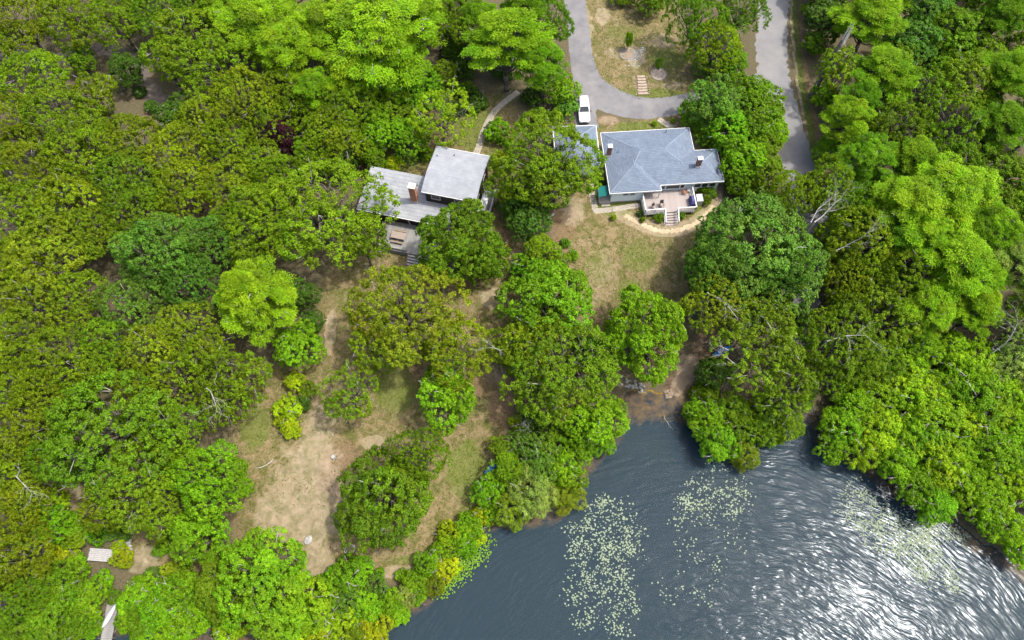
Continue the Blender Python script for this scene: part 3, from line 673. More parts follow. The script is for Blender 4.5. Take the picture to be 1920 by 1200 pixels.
u, v = CF.loc(1141, 291, EZ + .3); chimney(cot, u, v, EZ - .1, EZ + 2.4, .58, .55, 'darkbrick', 'white')
u, v = CF.loc(1308, 311, EZ + 1.0); chimney(cot, u, v, EZ + .5, EZ + 2.75, .62, .52, 'darkbrick', 'white')
for px, py, hh in ((1159, 287, .55), (1249, 246, .7), (1157, 288, .5)):
    u, v = CF.loc(px, py, EZ + hh); MB().bar((u, v, EZ + hh - .4), (u, v, EZ + hh + .35), .06, .06, 7).build('vent_pipe', 'blackplastic', cot)
for a, b2 in ((2.2, 2.9), (3.2, 3.9)): window(cot, a, b2, 1.75, 2.35, .45)
for a, b2, c, d in ((7.95, 8.55, 1.4, 2.5), (8.75, 10.7, 1.4, 2.5), (10.9, 11.4, 1.4, 2.5), (13.0, 13.9, 1.3, 2.4), (14.1, 15.0, 1.3, 2.4), (15.2, 16.1, 1.3, 2.4)): window(cot, a, b2, c, d, 1.38)
for a, b2 in ((2.2, 3.2), (4.4, 5.4)): window(cot, a, b2, 1.2, 2.3, 16.55, 'right')
dr = MB().box(5.9, 6.8, 1.31, 1.36, 1.02, 2.8).build('door', 'white', cot); MB().box(6.0, 6.7, 1.285, 1.30, 1.9, 2.65).build('pane', 'glass', dr); MB().bar((6.72, 1.24, 1.95), (6.72, 1.31, 1.95), .03, .03, 6).build('handle', 'metal', dr)
MB().box(7.42, 7.54, .06, .18, 1.0, EZ - .13).build('porch_post', 'white', cot)
# deck
dk = empty('deck', (0, 0, 0)); dk.parent = cot
MB().box(5.1, 12.6, -2.45, 1.28, .72, .955).build('joist_frame', 'darktread', dk)
boards(dk, 5.06, 12.64, -2.5, 1.3, 1.0, 'decktan')
for a, b2, c, d in ((5.03, 5.055, -2.52, .4), (12.65, 12.675, -2.52, 1.3)): MB().box(a, b2, c, d, .2, .99).build('skirt_board', 'white', dk)
for a, b2 in ((5.06, 8.0), (9.9, 12.64)): MB().box(a, b2, -2.53, -2.505, .7, .985).build('skirt_board', 'white', dk)
for uu in (5.4, 8.0, 9.9, 12.3):
    MB().box(uu - .07, uu + .07, -2.4, -2.26, -.3, .72).build('pier', 'tanboards', dk)
E3 = cot
for a, b2 in (((5.1, -2.45), (5.1, .35)), ((5.1, -2.45), (8.0, -2.45)), ((9.9, -2.45), (12.6, -2.45)), ((12.6, -2.45), (12.6, 1.3))):
    r = railing(cot, a, b2, 1.0)
st = empty('stair', (0, 0, 0)); st.parent = cot
for i in range(5):
    z = 1.0 - .19 * (i + 1); y = -2.5 - .33 * i
    MB().box(8.06, 9.84, y - .35, y - .03, z - .04, z).build('tread', 'decktan', st); MB().box(8.08, 9.82, y - .045, y - .025, z + .002, z + .148).build('riser', 'darktread', st)
for uu in (8.0, 9.9):
    s = MB(); s.add([(uu - .04, -2.5, .55), (uu + .04, -2.5, .55), (uu + .04, -4.15, -.35), (uu - .04, -4.15, -.35), (uu - .04, -2.5, .85), (uu + .04, -2.5, .85), (uu + .04, -4.15, -.05), (uu - .04, -4.15, -.05)],
                    [(0, 3, 2, 1), (4, 5, 6, 7), (0, 1, 5, 4), (1, 2, 6, 5), (2, 3, 7, 6), (3, 0, 4, 7)]); s.build('stringer', 'white', st)
    s = MB(); s.add([(uu - .07, -2.5, 1.85), (uu + .07, -2.5, 1.85), (uu + .07, -4.2, .95), (uu - .07, -4.2, .95), (uu - .07, -2.5, 1.93), (uu + .07, -2.5, 1.93), (uu + .07, -4.2, 1.03), (uu - .07, -4.2, 1.03)],
                    [(0, 3, 2, 1), (4, 5, 6, 7), (0, 1, 5, 4), (1, 2, 6, 5), (2, 3, 7, 6), (3, 0, 4, 7)]); s.build('handrail', 'white', st)
    MB().box(uu - .06, uu + .06, -4.2, -4.08, -.3, 1.06).build('post', 'white', st)
    for k in range(1, 9): y = -2.5 - 1.6 * k / 9; MB().box(uu - .02, uu + .02, y - .02, y + .02, .85 - .9 * k / 9, 1.86 - .9 * k / 9).build('baluster', 'white', st)
# green awning over the side door and its stoop
s = MB().add([(-1.45, .25, 1.95), (.43, .25, 2.5), (.43, 1.95, 2.5), (-1.45, 1.95, 1.95), (-1.45, .25, 1.9), (.43, .25, 2.45), (.43, 1.95, 2.45), (-1.45, 1.95, 1.9)], [(0, 1, 2, 3), (7, 6, 5, 4), (0, 4, 5, 1), (1, 5, 6, 2), (2, 6, 7, 3), (3, 7, 4, 0)])
aw = s.build('awning', 'tarp', cot); 
for vv in (.3, 1.9): MB().bar((-1.4, vv, -.2), (-1.4, vv, 1.92), .03).build('awning_post', 'acgrey', aw)
MB().box(-1.2, .41, .2, 1.6, -.3, .35).build('stoop', 'concrete', cot); MB().box(-.9, .40, -.25, .19, -.3, .17).build('stoop_step', 'concrete', cot)
# deck furniture
def deck_chair(u, v, rz, lab):
    x, y = CF.world(u, v); e = empty('patio_chair', (x, y, g0 + 1.01), CF.a + rz)
    MB().box(-.27, .27, -.26, .26, .40, .46).build('seat', 'cushion', e)
    MB().add([(-.27, .24, .46), (.27, .24, .46), (.27, .30, .46), (-.27, .30, .46), (-.27, .42, 1.0), (.27, .42, 1.0), (.27, .47, 1.0), (-.27, .47, 1.0)], [(0, 3, 2, 1), (4, 5, 6, 7), (0, 1, 5, 4), (1, 2, 6, 5), (2, 3, 7, 6), (3, 0, 4, 7)]).build('backrest', 'blackplastic', e)
    for sx in (-.27, .27):
        for sy in (-.25, .27): MB().bar((sx, sy, 0), (sx, sy, .42 if sy > 0 else .62), .018).build('leg', 'blackplastic', e)
        MB().box(sx - .03, sx + .03, -.27, .33, .62, .65).build('armrest', 'blackplastic', e)
    tag(e, lab, 'chair')
u, v = CF.loc(1227, 389, 1.4); deck_chair(u, v, .6, 'tan seated patio chair in the corner of cottage deck, turned aside')
u, v = CF.loc(1241, 384, 1.4); deck_chair(u, v, .05, 'tan seated patio chair standing square to the cottage deck rail')
u, v = CF.loc(1298, 377, 1.5); x, y = CF.world(u, v); e = empty('grill', (x, y, g0 + 1.01), CF.a)
MB().add([(-.36, -.75, .05), (.36, -.75, .05), (.36, .75, .05), (-.36, .75, .05), (-.33, -.72, .8), (.33, -.72, .8), (.33, .72, .8), (-.33, .72, .8), (-.2, -.45, 1.15), (.2, -.45, 1.15), (.2, .45, 1.15), (-.2, .45, 1.15)],
         [(0, 3, 2, 1), (0, 1, 5, 4), (1, 2, 6, 5), (2, 3, 7, 6), (3, 0, 4, 7), (4, 5, 9, 8), (5, 6, 10, 9), (6, 7, 11, 10), (7, 4, 8, 11), (8, 9, 10, 11)]).build('cover', 'navy', e)
for sy in (-.6, .6):
    for sx in (-.3, .3): MB().bar((sx, sy, 0), (sx, sy, .06), .04).build('foot', 'blackplastic', e)
tag(e, 'barbecue under navy blue cover on the cottage deck', 'grill')
def lounger(u, v, rz, m, lab):
    x, y = CF.world(u, v); e = empty('folding_chair', (x, y, g0 + 1.01), CF.a + rz)
    for sx in (-.28, .28):
        MB().bar((sx, -.3, 0), (sx, .35, .95), .02).build('leg', m, e); MB().bar((sx, .35, 0), (sx, -.3, .5), .02).build('leg', m, e)
    for k in range(5): MB().box(-.28, .28, -.28 + .11 * k, -.2 + .11 * k, .42, .445).build('slat', m, e)
    for k in range(4): MB().box(-.28, .28, .16 + .055 * k, .18 + .055 * k, .56 + .1 * k, .63 + .1 * k).build('slat', m, e)
    tag(e, lab, 'chair')
u, v = CF.loc(1284, 361, 1.3); lounger(u, v, 1.2, 'rust', 'rusty slatted folding chair against the cottage wall by the grill')
u, v = CF.loc(1292, 357, 1.3); lounger(u, v, -.4, 'metal', 'grey slatted folding chair in the deck corner behind the grill')
u, v = CF.loc(1311, 373, .9); x, y = CF.world(u, v); e = empty('utility_cabinet', (x, y, g0), CF.a)
MB().box(-.42, .42, -.6, .6, -.1, 1.2).build('body', 'acgrey', e); MB().box(-.46, .46, -.64, .64, 1.203, 1.26).build('lid', 'acgrey', e); tag(e, 'grey metal utility cabinet against the outside of cottage deck', 'cabinet')

# ---- garage
GF = Frame(13.15, 63.6, 2.6, g0); ga = empty('garage', (GF.x, GF.y, g0), GF.a); tag(ga, 'small garage with blue grey hip roof mostly hidden under olive tree', 'garage')
MB().box(-6.2, -.35, .35, 7.3, -.3, 2.85).build('wall', 'mintwall', ga)
v, f, r, hz = hip(-6.6, 0, 0, 7.65, EZ, SL); ro = MB().add(v, f).build('roof', 'blueroof', ga)
caps(ro, [((-.05, 7.6, EZ), (-3.3, 4.35, hz - .08)), ((-.05, .05, EZ), (-3.3, 3.3, hz - .08)), ((-6.55, .05, EZ), (-3.3, 3.3, hz - .08)), ((-6.55, 7.6, EZ), (-3.3, 4.35, hz - .08)), ((-3.3, 3.3, hz - .08), (-3.3, 4.35, hz - .08))], 'cap_blue', .12)
for q in ((-6.65, .05, -.05, .05), (-6.65, .05, 7.6, 7.7)): MB().box(*q, EZ - .2, EZ + .036).build('fascia', 'white', ga)
for q in ((-.05, .05, .052, 7.598), (-6.65, -6.55, .052, 7.598)): MB().box(*q, EZ - .2, EZ + .035).build('fascia', 'white', ga)
MB().box(-5.5, -1.0, 7.301, 7.36, 0, 2.3).build('garage_door', 'white', ga)

# ---- dark shingled house with silver grey roofs
HF = Frame(-22.36, 56.2, -13.0, g0); hs = empty('dark_house', (HF.x, HF.y, g0), HF.a); tag(hs, 'dark shingled house with stepped silver grey roofs and tall brick chimney', 'house')
MB().prism([(.5, .5), (16.6, .5), (16.6, 3.4), (9.3, 3.4), (9.3, 6.9), (.5, 6.9)], -.4, 2.92).build('wall', 'darkwall', hs)
MB().box(9.5, 16.7, 3.5, 10.9, -.4, 5.75).build('wall', 'darkwall', hs)
MB().add([(9.5, 3.502, 5.74), (9.5, 10.898, 5.74), (9.5, 6.2, 6.4), (16.7, 3.502, 5.74), (16.7, 10.898, 5.74), (16.7, 6.2, 6.4)], [(0, 2, 1), (3, 4, 5), (0, 3, 5, 2), (1, 2, 5, 4), (0, 1, 4, 3)]).build('gable', 'darkwall', hs)
def slab(poly, zf, th):
    k = len(poly); v = [(a, b, zf(a, b)) for a, b in poly] + [(a, b, zf(a, b) - th) for a, b in poly]
    return v, [tuple(range(k)), tuple(range(k, 2 * k))[::-1]] + [((i + 1) % k, i, k + i, k + (i + 1) % k) for i in range(k)]
lowz = lambda a, b: 3.1 + .075 * b
MB().add(*slab([(0, 0), (17.0, 0), (17.0, 3.42), (9.45, 3.42), (9.45, 7.25), (0, 7.25)], lowz, .12)).build('lower_roof', 'greyroof', hs)
rid = 6.05; upz = lambda a, b: 6.62 - (.20 * (rid - b) if b < rid else .13 * (b - rid))
MB().add(*slab([(9.1, 3.1), (17.05, 3.1), (17.05, rid), (9.1, rid)], upz, .14)).build('upper_roof', 'greyroof', hs)
MB().add(*slab([(9.1, rid), (17.05, rid), (17.05, 11.2), (9.1, 11.2)], upz, .14)).build('upper_roof', 'greyroof', hs)
for q in ((9.1, 17.05, 3.02, 3.09, 5.86, 6.02), (0, 17.0, -.1, -.01, 2.96, 3.1), (9.1, 17.05, 11.21, 11.27, 5.8, 5.95)): MB().box(*q).build('gutter', 'white', hs)
MB().bar((7.7, -.06, 2.96), (7.7, .42, .3), .05).build('downpipe', 'white', hs)
u, v = HF.loc(778, 375, 3.5); ch = chimney(hs, u, v, 3.0, 6.9, .92, .8, 'brick', 'cap')
for px, py, hz_ in ((820, 293, 6.1), (852, 292, 6.1), (782, 347, 3.7)):
    u, v = HF.loc(px, py, hz_); MB().bar((u, v, hz_ - .3), (u, v, hz_ + .3), .07, .07, 7).build('vent_pipe', 'blackplastic', hs)
window(hs, 4.5, 5.6, 1.9, 2.6, .5); window(hs, 1.5, 2.8, 1.5, 2.5, .5); window(hs, 9.5, 11.0, 1.5, 2.5, .5)
window(hs, 10.4, 11.6, 4.2, 5.3, 3.5); window(hs, 13.8, 15.2, 4.2, 5.3, 3.5)
for a, b2 in ((4.6, 5.8), (8.2, 9.4)): window(hs, a, b2, 3.9, 5.0, 16.7, 'right')
for a, b2 in ((4.6, 5.8), (8.2, 9.4)): window(hs, a, b2, 1.1, 2.2, 16.7, 'right')
# side porch on the right with its own low metal roof
pr = empty('side_porch', (0, 0, 0)); pr.parent = hs
MB().box(16.75, 18.5, 2.0, 9.0, -.3, .5).build('floor', 'deckgrey', pr)
MB().add(*slab([(17.06, 2.2), (18.0, 2.2), (18.0, 7.4), (17.06, 7.4)], lambda a, b: 3.0 - .35 * (a - 17.06), .06)).build('porch_roof', 'metal', pr)
for vv in (2.1, 4.5, 7.0, 8.9): MB().box(18.36, 18.46, vv - .05, vv + .05, .5, 1.5).build('post', 'white', pr)
MB().box(18.36, 18.46, 2.16, 8.84, 1.4, 1.48).build('rail', 'white', pr); MB().box(18.37, 18.45, 2.16, 8.84, .9, .96).build('rail', 'white', pr)
# back entry deck with dark fence panels
MB().box(7.6, 9.45, 7.3, 9.3, -.3, 1.0).build('entry_floor', 'tanboards', hs)
for q in ((7.5, 7.58, 7.3, 9.3, -.3, 2.0), (7.6, 9.4, 9.32, 9.4, -.3, 2.0)): MB().box(*q).build('fence_panel', 'siding_grey', hs)
# weathered deck
dk = empty('weathered_deck', (0, 0, 0)); dk.parent = hs
MB().box(4.25, 13.4, -4.2, .45, .62, .955).build('joist_frame', 'timber', dk); boards(dk, 4.2, 13.45, -4.25, .45, 1.0, 'deckgrey', .15)
MB().box(4.2, 13.45, -4.29, -4.26, .05, .98).build('skirt_board', 'deckgrey', dk); MB().box(4.16, 4.19, -4.25, .45, .05, .98).build('skirt_board', 'deckgrey', dk)
railing(hs, (4.25, -4.15), (4.25, .4), 1.0, .9, 'timber', .3)
MB().box(4.3, 8.5, -4.15, -3.75, 1.38, 1.43).build('bench_seat', 'deckgrey', dk)
for uu in (4.5, 6.4, 8.3): MB().box(uu - .05, uu + .05, -4.0, -3.9, 1.0, 1.38).build('bench_leg', 'deckgrey', dk)
st = empty('stair', (0, 0, 0)); st.parent = hs
for i in range(5):
    z = 1.0 - .19 * (i + 1); y = -4.3 - .36 * i
    MB().box(8.75, 12.6, y - .34, y - .03, z - .04, z).build('tread', 'whiteboard', st); MB().box(8.77, 12.58, y - .05, y - .03, z + .002, z + .148).build('riser', 'darktread', st)
for uu in (8.68, 12.67):
    MB().add([(uu - .05, -4.3, .35), (uu + .05, -4.3, .35), (uu + .05, -6.2, -.5), (uu - .05, -6.2, -.5), (uu - .05, -4.3, 1.05), (uu + .05, -4.3, 1.05), (uu + .05, -6.2, .2), (uu - .05, -6.2, .2)], [(0, 3, 2, 1), (4, 5, 6, 7), (0, 1, 5, 4), (1, 2, 6, 5), (2, 3, 7, 6), (3, 0, 4, 7)]).build('stringer', 'timber', st)
u, v = HF.loc(747, 441, 1.75); x, y = HF.world(u, v); e = empty('picnic_table', (x, y, g0 + 1.01), HF.a)
for k in range(6): MB().box(-1.05, 1.05, -.55 + .185 * k, -.375 + .185 * k, .70, .74).build('tabletop_board', 'cushion', e)
for sx in (-.8, .8):
    for sy in (-.4, .4): MB().box(sx - .05, sx + .05, sy - .05, sy + .05, 0, .695).build('leg', 'timber', e)
for sy in (-.95, .95): MB().box(-.9, .9, sy - .13, sy + .13, .40, .44).build('bench_board', 'timber', e)
MB().box(-.06, .06, -.9, .9, .34, .398).build('brace', 'timber', e)
tag(e, 'pinkish brown topped wooden table on the weathered grey deck', 'table')

# ------------------------------------------------------------------ white car in the driveway
def suv(x, y, z, rz):
    e = empty('parked_car', (x, y, z), rz)       # front points along -y
    # lower body: stations along the length, rounded in plan
    st_ = [(-2.30, .62, .42, .62), (-2.22, .80, .34, .74), (-1.95, .88, .30, .86), (-1.3, .91, .28, .98), (-.75, .92, .27, 1.04), (.6, .93, .27, 1.06), (1.7, .91, .28, 1.06), (2.12, .88, .32, 1.05), (2.26, .78, .42, .96)]
    v, f = [], []
    for yy, w, z0, z1 in st_:
        v += [(-w * .93, yy, z0), (w * .93, yy, z0), (w, yy, z0 + .12), (w, yy, (z0 + z1) / 2), (w * .95, yy, z1 - .05), (w * .84, yy, z1), (-w * .84, yy, z1), (-w * .95, yy, z1 - .05), (-w, yy, (z0 + z1) / 2), (-w, yy, z0 + .12)]
    n = 10
    for i in range(len(st_) - 1):
        for k in range(n): a = i * n + k; b2 = i * n + (k + 1) % n; f.append((a, a + n, b2 + n, b2))
    f += [tuple(range(n)), tuple(range((len(st_) - 1) * n, len(st_) * n))[::-1]]
    body = MB().add(v, f).build('body', 'carpaint', e, smooth=True)
    # cabin
    cb = [(-.72, .80, 1.02), (.02, .66, 1.62), (.5, .67, 1.70), (1.6, .66, 1.70), (2.0, .64, 1.64), (2.2, .76, 1.03)]
    MB().add([(-.80, -.72, 1.0), (.80, -.72, 1.0), (.80, 2.2, 1.0), (-.80, 2.2, 1.0), (-.64, .02, 1.62), (.64, .02, 1.62), (.64, 1.98, 1.66), (-.64, 1.98, 1.66)],
             [(0, 1, 5, 4), (1, 2, 6, 5), (2, 3, 7, 6), (3, 0, 4, 7)]).build('cabin_glass', 'glass', e)
    MB().add([(-.66, -.02, 1.622), (.66, -.02, 1.622), (.68, .5, 1.70), (.68, 1.6, 1.71), (.65, 2.04, 1.655), (-.65, 2.04, 1.655), (-.68, 1.6, 1.71), (-.68, .5, 1.70), (-.66, -.02, 1.57), (.66, -.02, 1.57), (.68, 2.04, 1.60), (-.68, 2.04, 1.60)],
             [(0, 1, 2, 7), (7, 2, 3, 6), (6, 3, 4, 5), (8, 9, 1, 0), (9, 10, 4, 3, 2, 1), (10, 11, 5, 4), (11, 8, 0, 7, 6, 5)]).build('roof', 'carpaint', e)
    for s in (-1, 1):
        for (ya, za, yb, zb, w0, w1) in ((-.72, 1.02, 0, 1.6, .81, .665), (.62, 1.04, .60, 1.66, .815, .675), (1.45, 1.04, 1.42, 1.66, .815, .675), (2.2, 1.03, 2.0, 1.62, .8, .66)):
            MB().bar((s * w0, ya, za), (s * w1, yb, zb), .045, .04, 4).build('pillar', 'carpaint', e)
        MB().bar((s * .60, .45, 1.76), (s * .60, 1.85, 1.75), .025).build('roof_rail', 'blackplastic', e)
        MB().box(s * 1.03 - .10, s * 1.03 + .10, -.58, -.46, 1.02, 1.16).build('mirror', 'blackplastic', e)
        MB().box(s * .60 - .2, s * .60 + .2, -2.25, -2.14, .62, .76).build('headlight', 'metal', e)
        MB().box(s * .72 - .12, s * .72 + .12, 2.2, 2.275, .75, .98).build('tail_light', 'rust', e)
        for yy in (-1.42, 1.42):
            w = MB().bar((s * .70, yy, .345), (s * .925, yy, .345), .345, .345, 16).build('wheel', 'tyre', e)
            MB().bar((s * .93, yy, .345), (s * .94, yy, .345), .21, .19, 12).build('rim', 'metal', w)
    for yy in (.7, 1.5): MB().bar((-.60, yy, 1.79), (.60, yy, 1.79), .028).build('roof_bar', 'blackplastic', e)
    MB().box(-.72, .72, -2.36, -2.24, .36, .54).build('bumper', 'blackplastic', e); MB().box(-.35, .35, -2.30, -2.2, .60, .70).build('grille', 'blackplastic', e)
    MB().box(-.8, .8, 2.24, 2.34, .42, .60).build('rear_bumper', 'blackplastic', e)
    MB().box(-.75, .75, -.86, -.80, 1.035, 1.05).build('wiper', 'blackplastic', e)
    return e
x, y, z, t = site(1094.5, 203, .8); tag(suv(x, y - .35, gz(x, y) + .07, R_(1.5)), 'white estate car with roof rack parked on the driveway', 'car')

# ------------------------------------------------------------------ dock, canoe, kayaks
dck = empty('dock', (-48.75, 3.4, .62), R_(2.0)); tag(dck, 'weathered plank dock running from the bank over the water', 'dock')
pmsh = MB().box(-.68, .68, .008, .19, -.04, 0).mesh('plank'); pmsh.materials.append(M['deckgrey']); r = random.Random(8)
for i in range(52): link_copy('plank', pmsh, (r.uniform(-.03, .03), -.2 * (i + 1) + 1.2, r.uniform(-.008, .008)), r.uniform(-.012, .012), parent=dck)
for sx in (-.5, .5): MB().box(sx - .05, sx + .05, -9.3, 1.1, -.2, -.045).build('stringer', 'timber', dck)
for yy in (-8.8, -6.2, -3.6, -1.0):
    for sx in (-.76, .76): MB().bar((sx, yy, -2.2), (sx, yy, .25), .07, .07, 7).build('post', 'bark', dck)
def hull(length, beam, depth, open_=True, n=12):
    v, f = [], []; ring = 9
    for i in range(n + 1):
        s = -1 + 2 * i / n; w = beam / 2 * max(0, 1 - abs(s) ** 2.3) ** .8 + .012; sheer = depth * (.8 + .35 * s * s)
        for k in range(ring):
            a = math.pi * k / (ring - 1); v.append((w * -math.cos(a), s * length / 2, sheer - math.sin(a) ** .7 * (sheer - .02 * abs(s)) * (1 - .15 * abs(s) ** 4)))
    for i in range(n):
        for k in range(ring - 1): a = i * ring + k; f.append((a, a + 1, a + 1 + ring, a + ring))
    return v, f
def canoe(x, y, z, rz, rx, length, beam, m, lab, name, deck=False):
    e = empty(name, (x, y, z), rz)
    e.rotation_euler = (0, rx, rz)
    v, f = hull(length, beam, .34); h = MB().add(v, f).build('hull', m, e, smooth=True)
    sm = h.modifiers.new('shell', 'SOLIDIFY'); sm.thickness = .025
    n = 12; ring = 9
    for sd in (0, ring - 1):
        g = MB(); g.tube([v[i * ring + sd] for i in range(n + 1)], [.022] * (n + 1), 5); g.build('gunwale', m, e)
    if deck:
        for a0, a1 in ((0, 4), (8, 12)):
            dv, df = [], []
            for i in range(a0, a1 + 1): p, q = v[i * ring], v[i * ring + ring - 1]; dv += [p, ((p[0] + q[0]) / 2, p[1], p[2] + .05), q]
            for i in range(a1 - a0): df += [(3 * i, 3 * i + 1, 3 * i + 4, 3 * i + 3), (3 * i + 1, 3 * i + 2, 3 * i + 5, 3 * i + 4)]
            MB().add(dv, df).build('deck', m, e)
        MB().box(-beam * .3, beam * .3, -.25, .2, .1, .16).build('seat', 'blackplastic', e)
    else:
        for yy in (-length * .25, length * .22): MB().box(-beam * .36, beam * .36, yy - .1, yy + .1, .22, .25).build('seat', 'timber', e)
    tag(e, lab, name); return e
x, y, _t = plan(204, 1155, .9); canoe(x, y, 1.02, R_(-22), math.pi, 2.9, .62, 'canoe', 'white canoe lying upturned on the dock planks', 'canoe')
x, y, z, t = site(1352, 660); canoe(x, y, z + .08, R_(-62), .15, 3.0, .72, 'blueplastic', 'bright blue kayak lying under the pale limbed tree', 'kayak', True)
x, y, z, t = site(930, 868); canoe(x, y, z + .08, R_(-47), .25, 4.2, .72, 'blueplastic', 'blue kayak half hidden in the bushes of the wooded point', 'kayak', True)

# ------------------------------------------------------------------ small things in the yards
# whitewashed plank platform and stone steps in the little clearing
x, y, z, t = site(191, 1041, .5); e = empty('plank_platform', (x, y, z), R_(-4))
for k in range(7): MB().box(-1.6 + .03 * (k % 3), 1.6 - .04 * (k % 2), -.72 + .21 * k, -.53 + .21 * k, .52 + .03 * k, .56 + .03 * k).build('plank', 'whiteboard', e)
for sx in (-1.4, 1.4): MB().box(sx - .05, sx + .05, -.7, .7, -.1, .5).build('leg', 'timber', e)
tag(e, 'whitewashed plank platform half covered by bushes', 'platform')
rr = random.Random(4); e = None
x, y, z, t = site(243, 1018); e = empty('stone_steps', (x, y, z), .1)
for k in range(7): MB().blob((rr.uniform(-.1, .1), -1.1 + .36 * k, .06 * k), .5, .22, .16, rr).build('stone', 'rock', e)
tag(e, 'rough grey stone steps at the edge of the small clearing', 'steps')
# fire basket
x, y, z, t = site(656, 1030, .3); e = empty('fire_basket', (x, y, z), R_(-10))
def rring(s, zz, rad, name):
    b = MB(); q = []
    for i in range(25):
        a = 2 * math.pi * i / 24; c, n_ = math.cos(a), math.sin(a); k = (abs(c) ** 5 + abs(n_) ** 5) ** (-.2); q.append((s * k * c, s * k * n_, zz))
    b.tube(q, [rad] * 25, 5); b.build(name, 'acgrey', e)
rring(.56, .45, .035, 'rim'); rring(.42, .25, .025, 'hoop'); rring(.3, .08, .02, 'hoop')
for k in range(7): MB().bar((-.4 + .133 * k, -.4, .25), (-.4 + .133 * k, .4, .25), .014, .014, 4).build('grate_bar', 'blackplastic', e)
for sx in (-.42, .42):
    for sy in (-.42, .42): MB().bar((sx * .8, sy * .8, 0), (sx * 1.15, sy * 1.15, .45), .022).build('leg', 'acgrey', e)
MB().blob((0, 0, .1), .33, .33, .1, rr).build('ash_bowl', 'timber', e)
tag(e, 'square grey metal fire basket on the shaded lawn', 'fire basket')
def rock(px, py, rx, ry, rz_, lab, m='rock', group=None, name='rock', cat='rock'):
    x, y, z, t = site(px, py); o = MB().blob((0, 0, 0), rx, ry, rz_, rr, 9, 5, .12).build(name, m); o.location = (x, y, z + rz_ * .25); o.rotation_euler = (0, 0, rr.uniform(0, 3)); tag(o, lab, cat, group); return o
rock(578, 1012, .62, .5, .16, 'flat pale blue grey stone on the sandy lawn', 'rock')
for k in range(34):
    px = 1165 + rr.uniform(0, 42); py = 712 + (px - 1165) * .45 + rr.uniform(-9, 9)
    rock(px, py, rr.uniform(.12, .3), rr.uniform(.1, .24), rr.uniform(.08, .16), 'pale stone in the riprap bank at the cove', group='riprap stones at the cove')
for k in range(14): rock(1262 + rr.uniform(-14, 14), 738 + rr.uniform(-8, 8), rr.uniform(.2, .42), rr.uniform(.2, .35), rr.uniform(.1, .2), 'brown boulder where the gravel path meets the cove', 'timber', 'boulders at the cove landing', 'boulder', 'boulder')
# stump with roots
x, y, z, t = site(625, 857); e = empty('tree_stump', (x, y, z))
MB().tube([(0, 0, -.1), (0, 0, .10), (0, 0, .26)], [.40, .30, .27], 9).build('stump', 'twig', e)
for k in range(6): a = k * 1.05 + .2 + rr.uniform(-.3, .3); l = rr.uniform(.4, .75); MB().tube([(.2 * math.cos(a), .2 * math.sin(a), .08), (l * .7 * math.cos(a), l * .7 * math.sin(a), .02), (l * math.cos(a + .3), l * math.sin(a + .3), -.06)], [.12, .07, .03], 5).build('root', 'bark', e)
tag(e, 'pale weathered stump with spread roots on the sandy lawn', 'stump')
# fallen branch
C = [site(*q)[:3] for q in ((478, 878), (488, 877), (500, 872), (508, 866), (512, 861))]; b = MB(); b.tube([(a, c, d + .08) for a, c, d in C], [.03, .05, .06, .07, .05], 6); b.tube([(C[3][0], C[3][1], C[3][2] + .1), (C[3][0] + .5, C[3][1] + .1, C[3][2] + .1)], [.04, .02], 5)
tag(b.build('fallen_branch', 'deadwood'), 'curved bleached fallen branch lying on the sandy lawn', 'branch')
# stone rings, timber steps
for px, py, rad, cnt, lab, sz in ((1175.5, 101.5, 1.22, 26, 'oval ring of pale stones round the lime sapling', .13), (1235, 139, 1.30, 34, 'oval ring of small pale stones beside the timber steps', .09)):
    x, y, z, t = site(px, py); e = empty('stone_ring', (x, y, z)); smesh = [MB().blob((0, 0, 0), 1, .8, .6, rr, 6, 4).mesh('stone') for _ in range(3)]
    for q in smesh: q.materials.append(M['rock'])
    MB().prism([(rad * .95 * math.cos(k * .3142), rad * .95 * math.sin(k * .3142)) for k in range(20)], .012, .06).build('soil', 'timber' if sz > .1 else 'gravel', e)
    for k in range(cnt):
        a = 6.2832 * k / cnt; link_copy('stone', smesh[k % 3], (rad * math.cos(a), rad * math.sin(a), .07), a + rr.uniform(-.5, .5), e, sz * rr.uniform(.8, 1.3))
    tag(e, lab, 'stone ring')
x, y, z, t = site(1204, 160); e = empty('garden_steps', (x, y, z), R_(2))
for k in range(7):
    yy = -2.0 + .56 * k; w = .92 - .03 * k
    MB().box(-w + .1, w - .1, yy + .13, yy + .55, -.1, .06 + .025 * k).build('tread', 'gravel', e); MB().box(-w * .85, w * .8, yy, yy + .12, -.1, .13 + .025 * k).build('riser', 'timber', e)
for s in (-1, 1):
    for k in range(9): MB().blob((s * (.95 + rr.uniform(-.1, .25)), -1.9 + .45 * k, .05), .13, .11, .08, rr).build('edge_stone', 'gravel', e)
tag(e, 'sandy timber edged garden steps rising from the driveway', 'steps')
x, y, z, t = site(1032, 406); e = MB().box(-.75, .75, -.14, .14, .0, .06).build('plank', 'whiteboard'); e.location = (x, y, z + .03); e.rotation_euler = (0, 0, R_(38)); tag(e, 'short white plank lying on reddish leaf litter', 'plank')
x, y, z, t = site(949, 462); e = empty('toy_truck', (x, y, z), .4); MB().box(-.28, .28, -.14, .14, .1, .28).build('body', 'yellow', e); MB().box(.1, .28, -.13, .13, .282, .45).build('cab', 'yellow', e)
for sx in (-.18, .18):
    for sy in (-.15, .15): MB().bar((sx, sy - .03, .09), (sx, sy + .03, .09), .09, .09, 9).build('wheel', 'tyre', e)
tag(e, 'small yellow toy lying on the shaded lawn', 'toy')
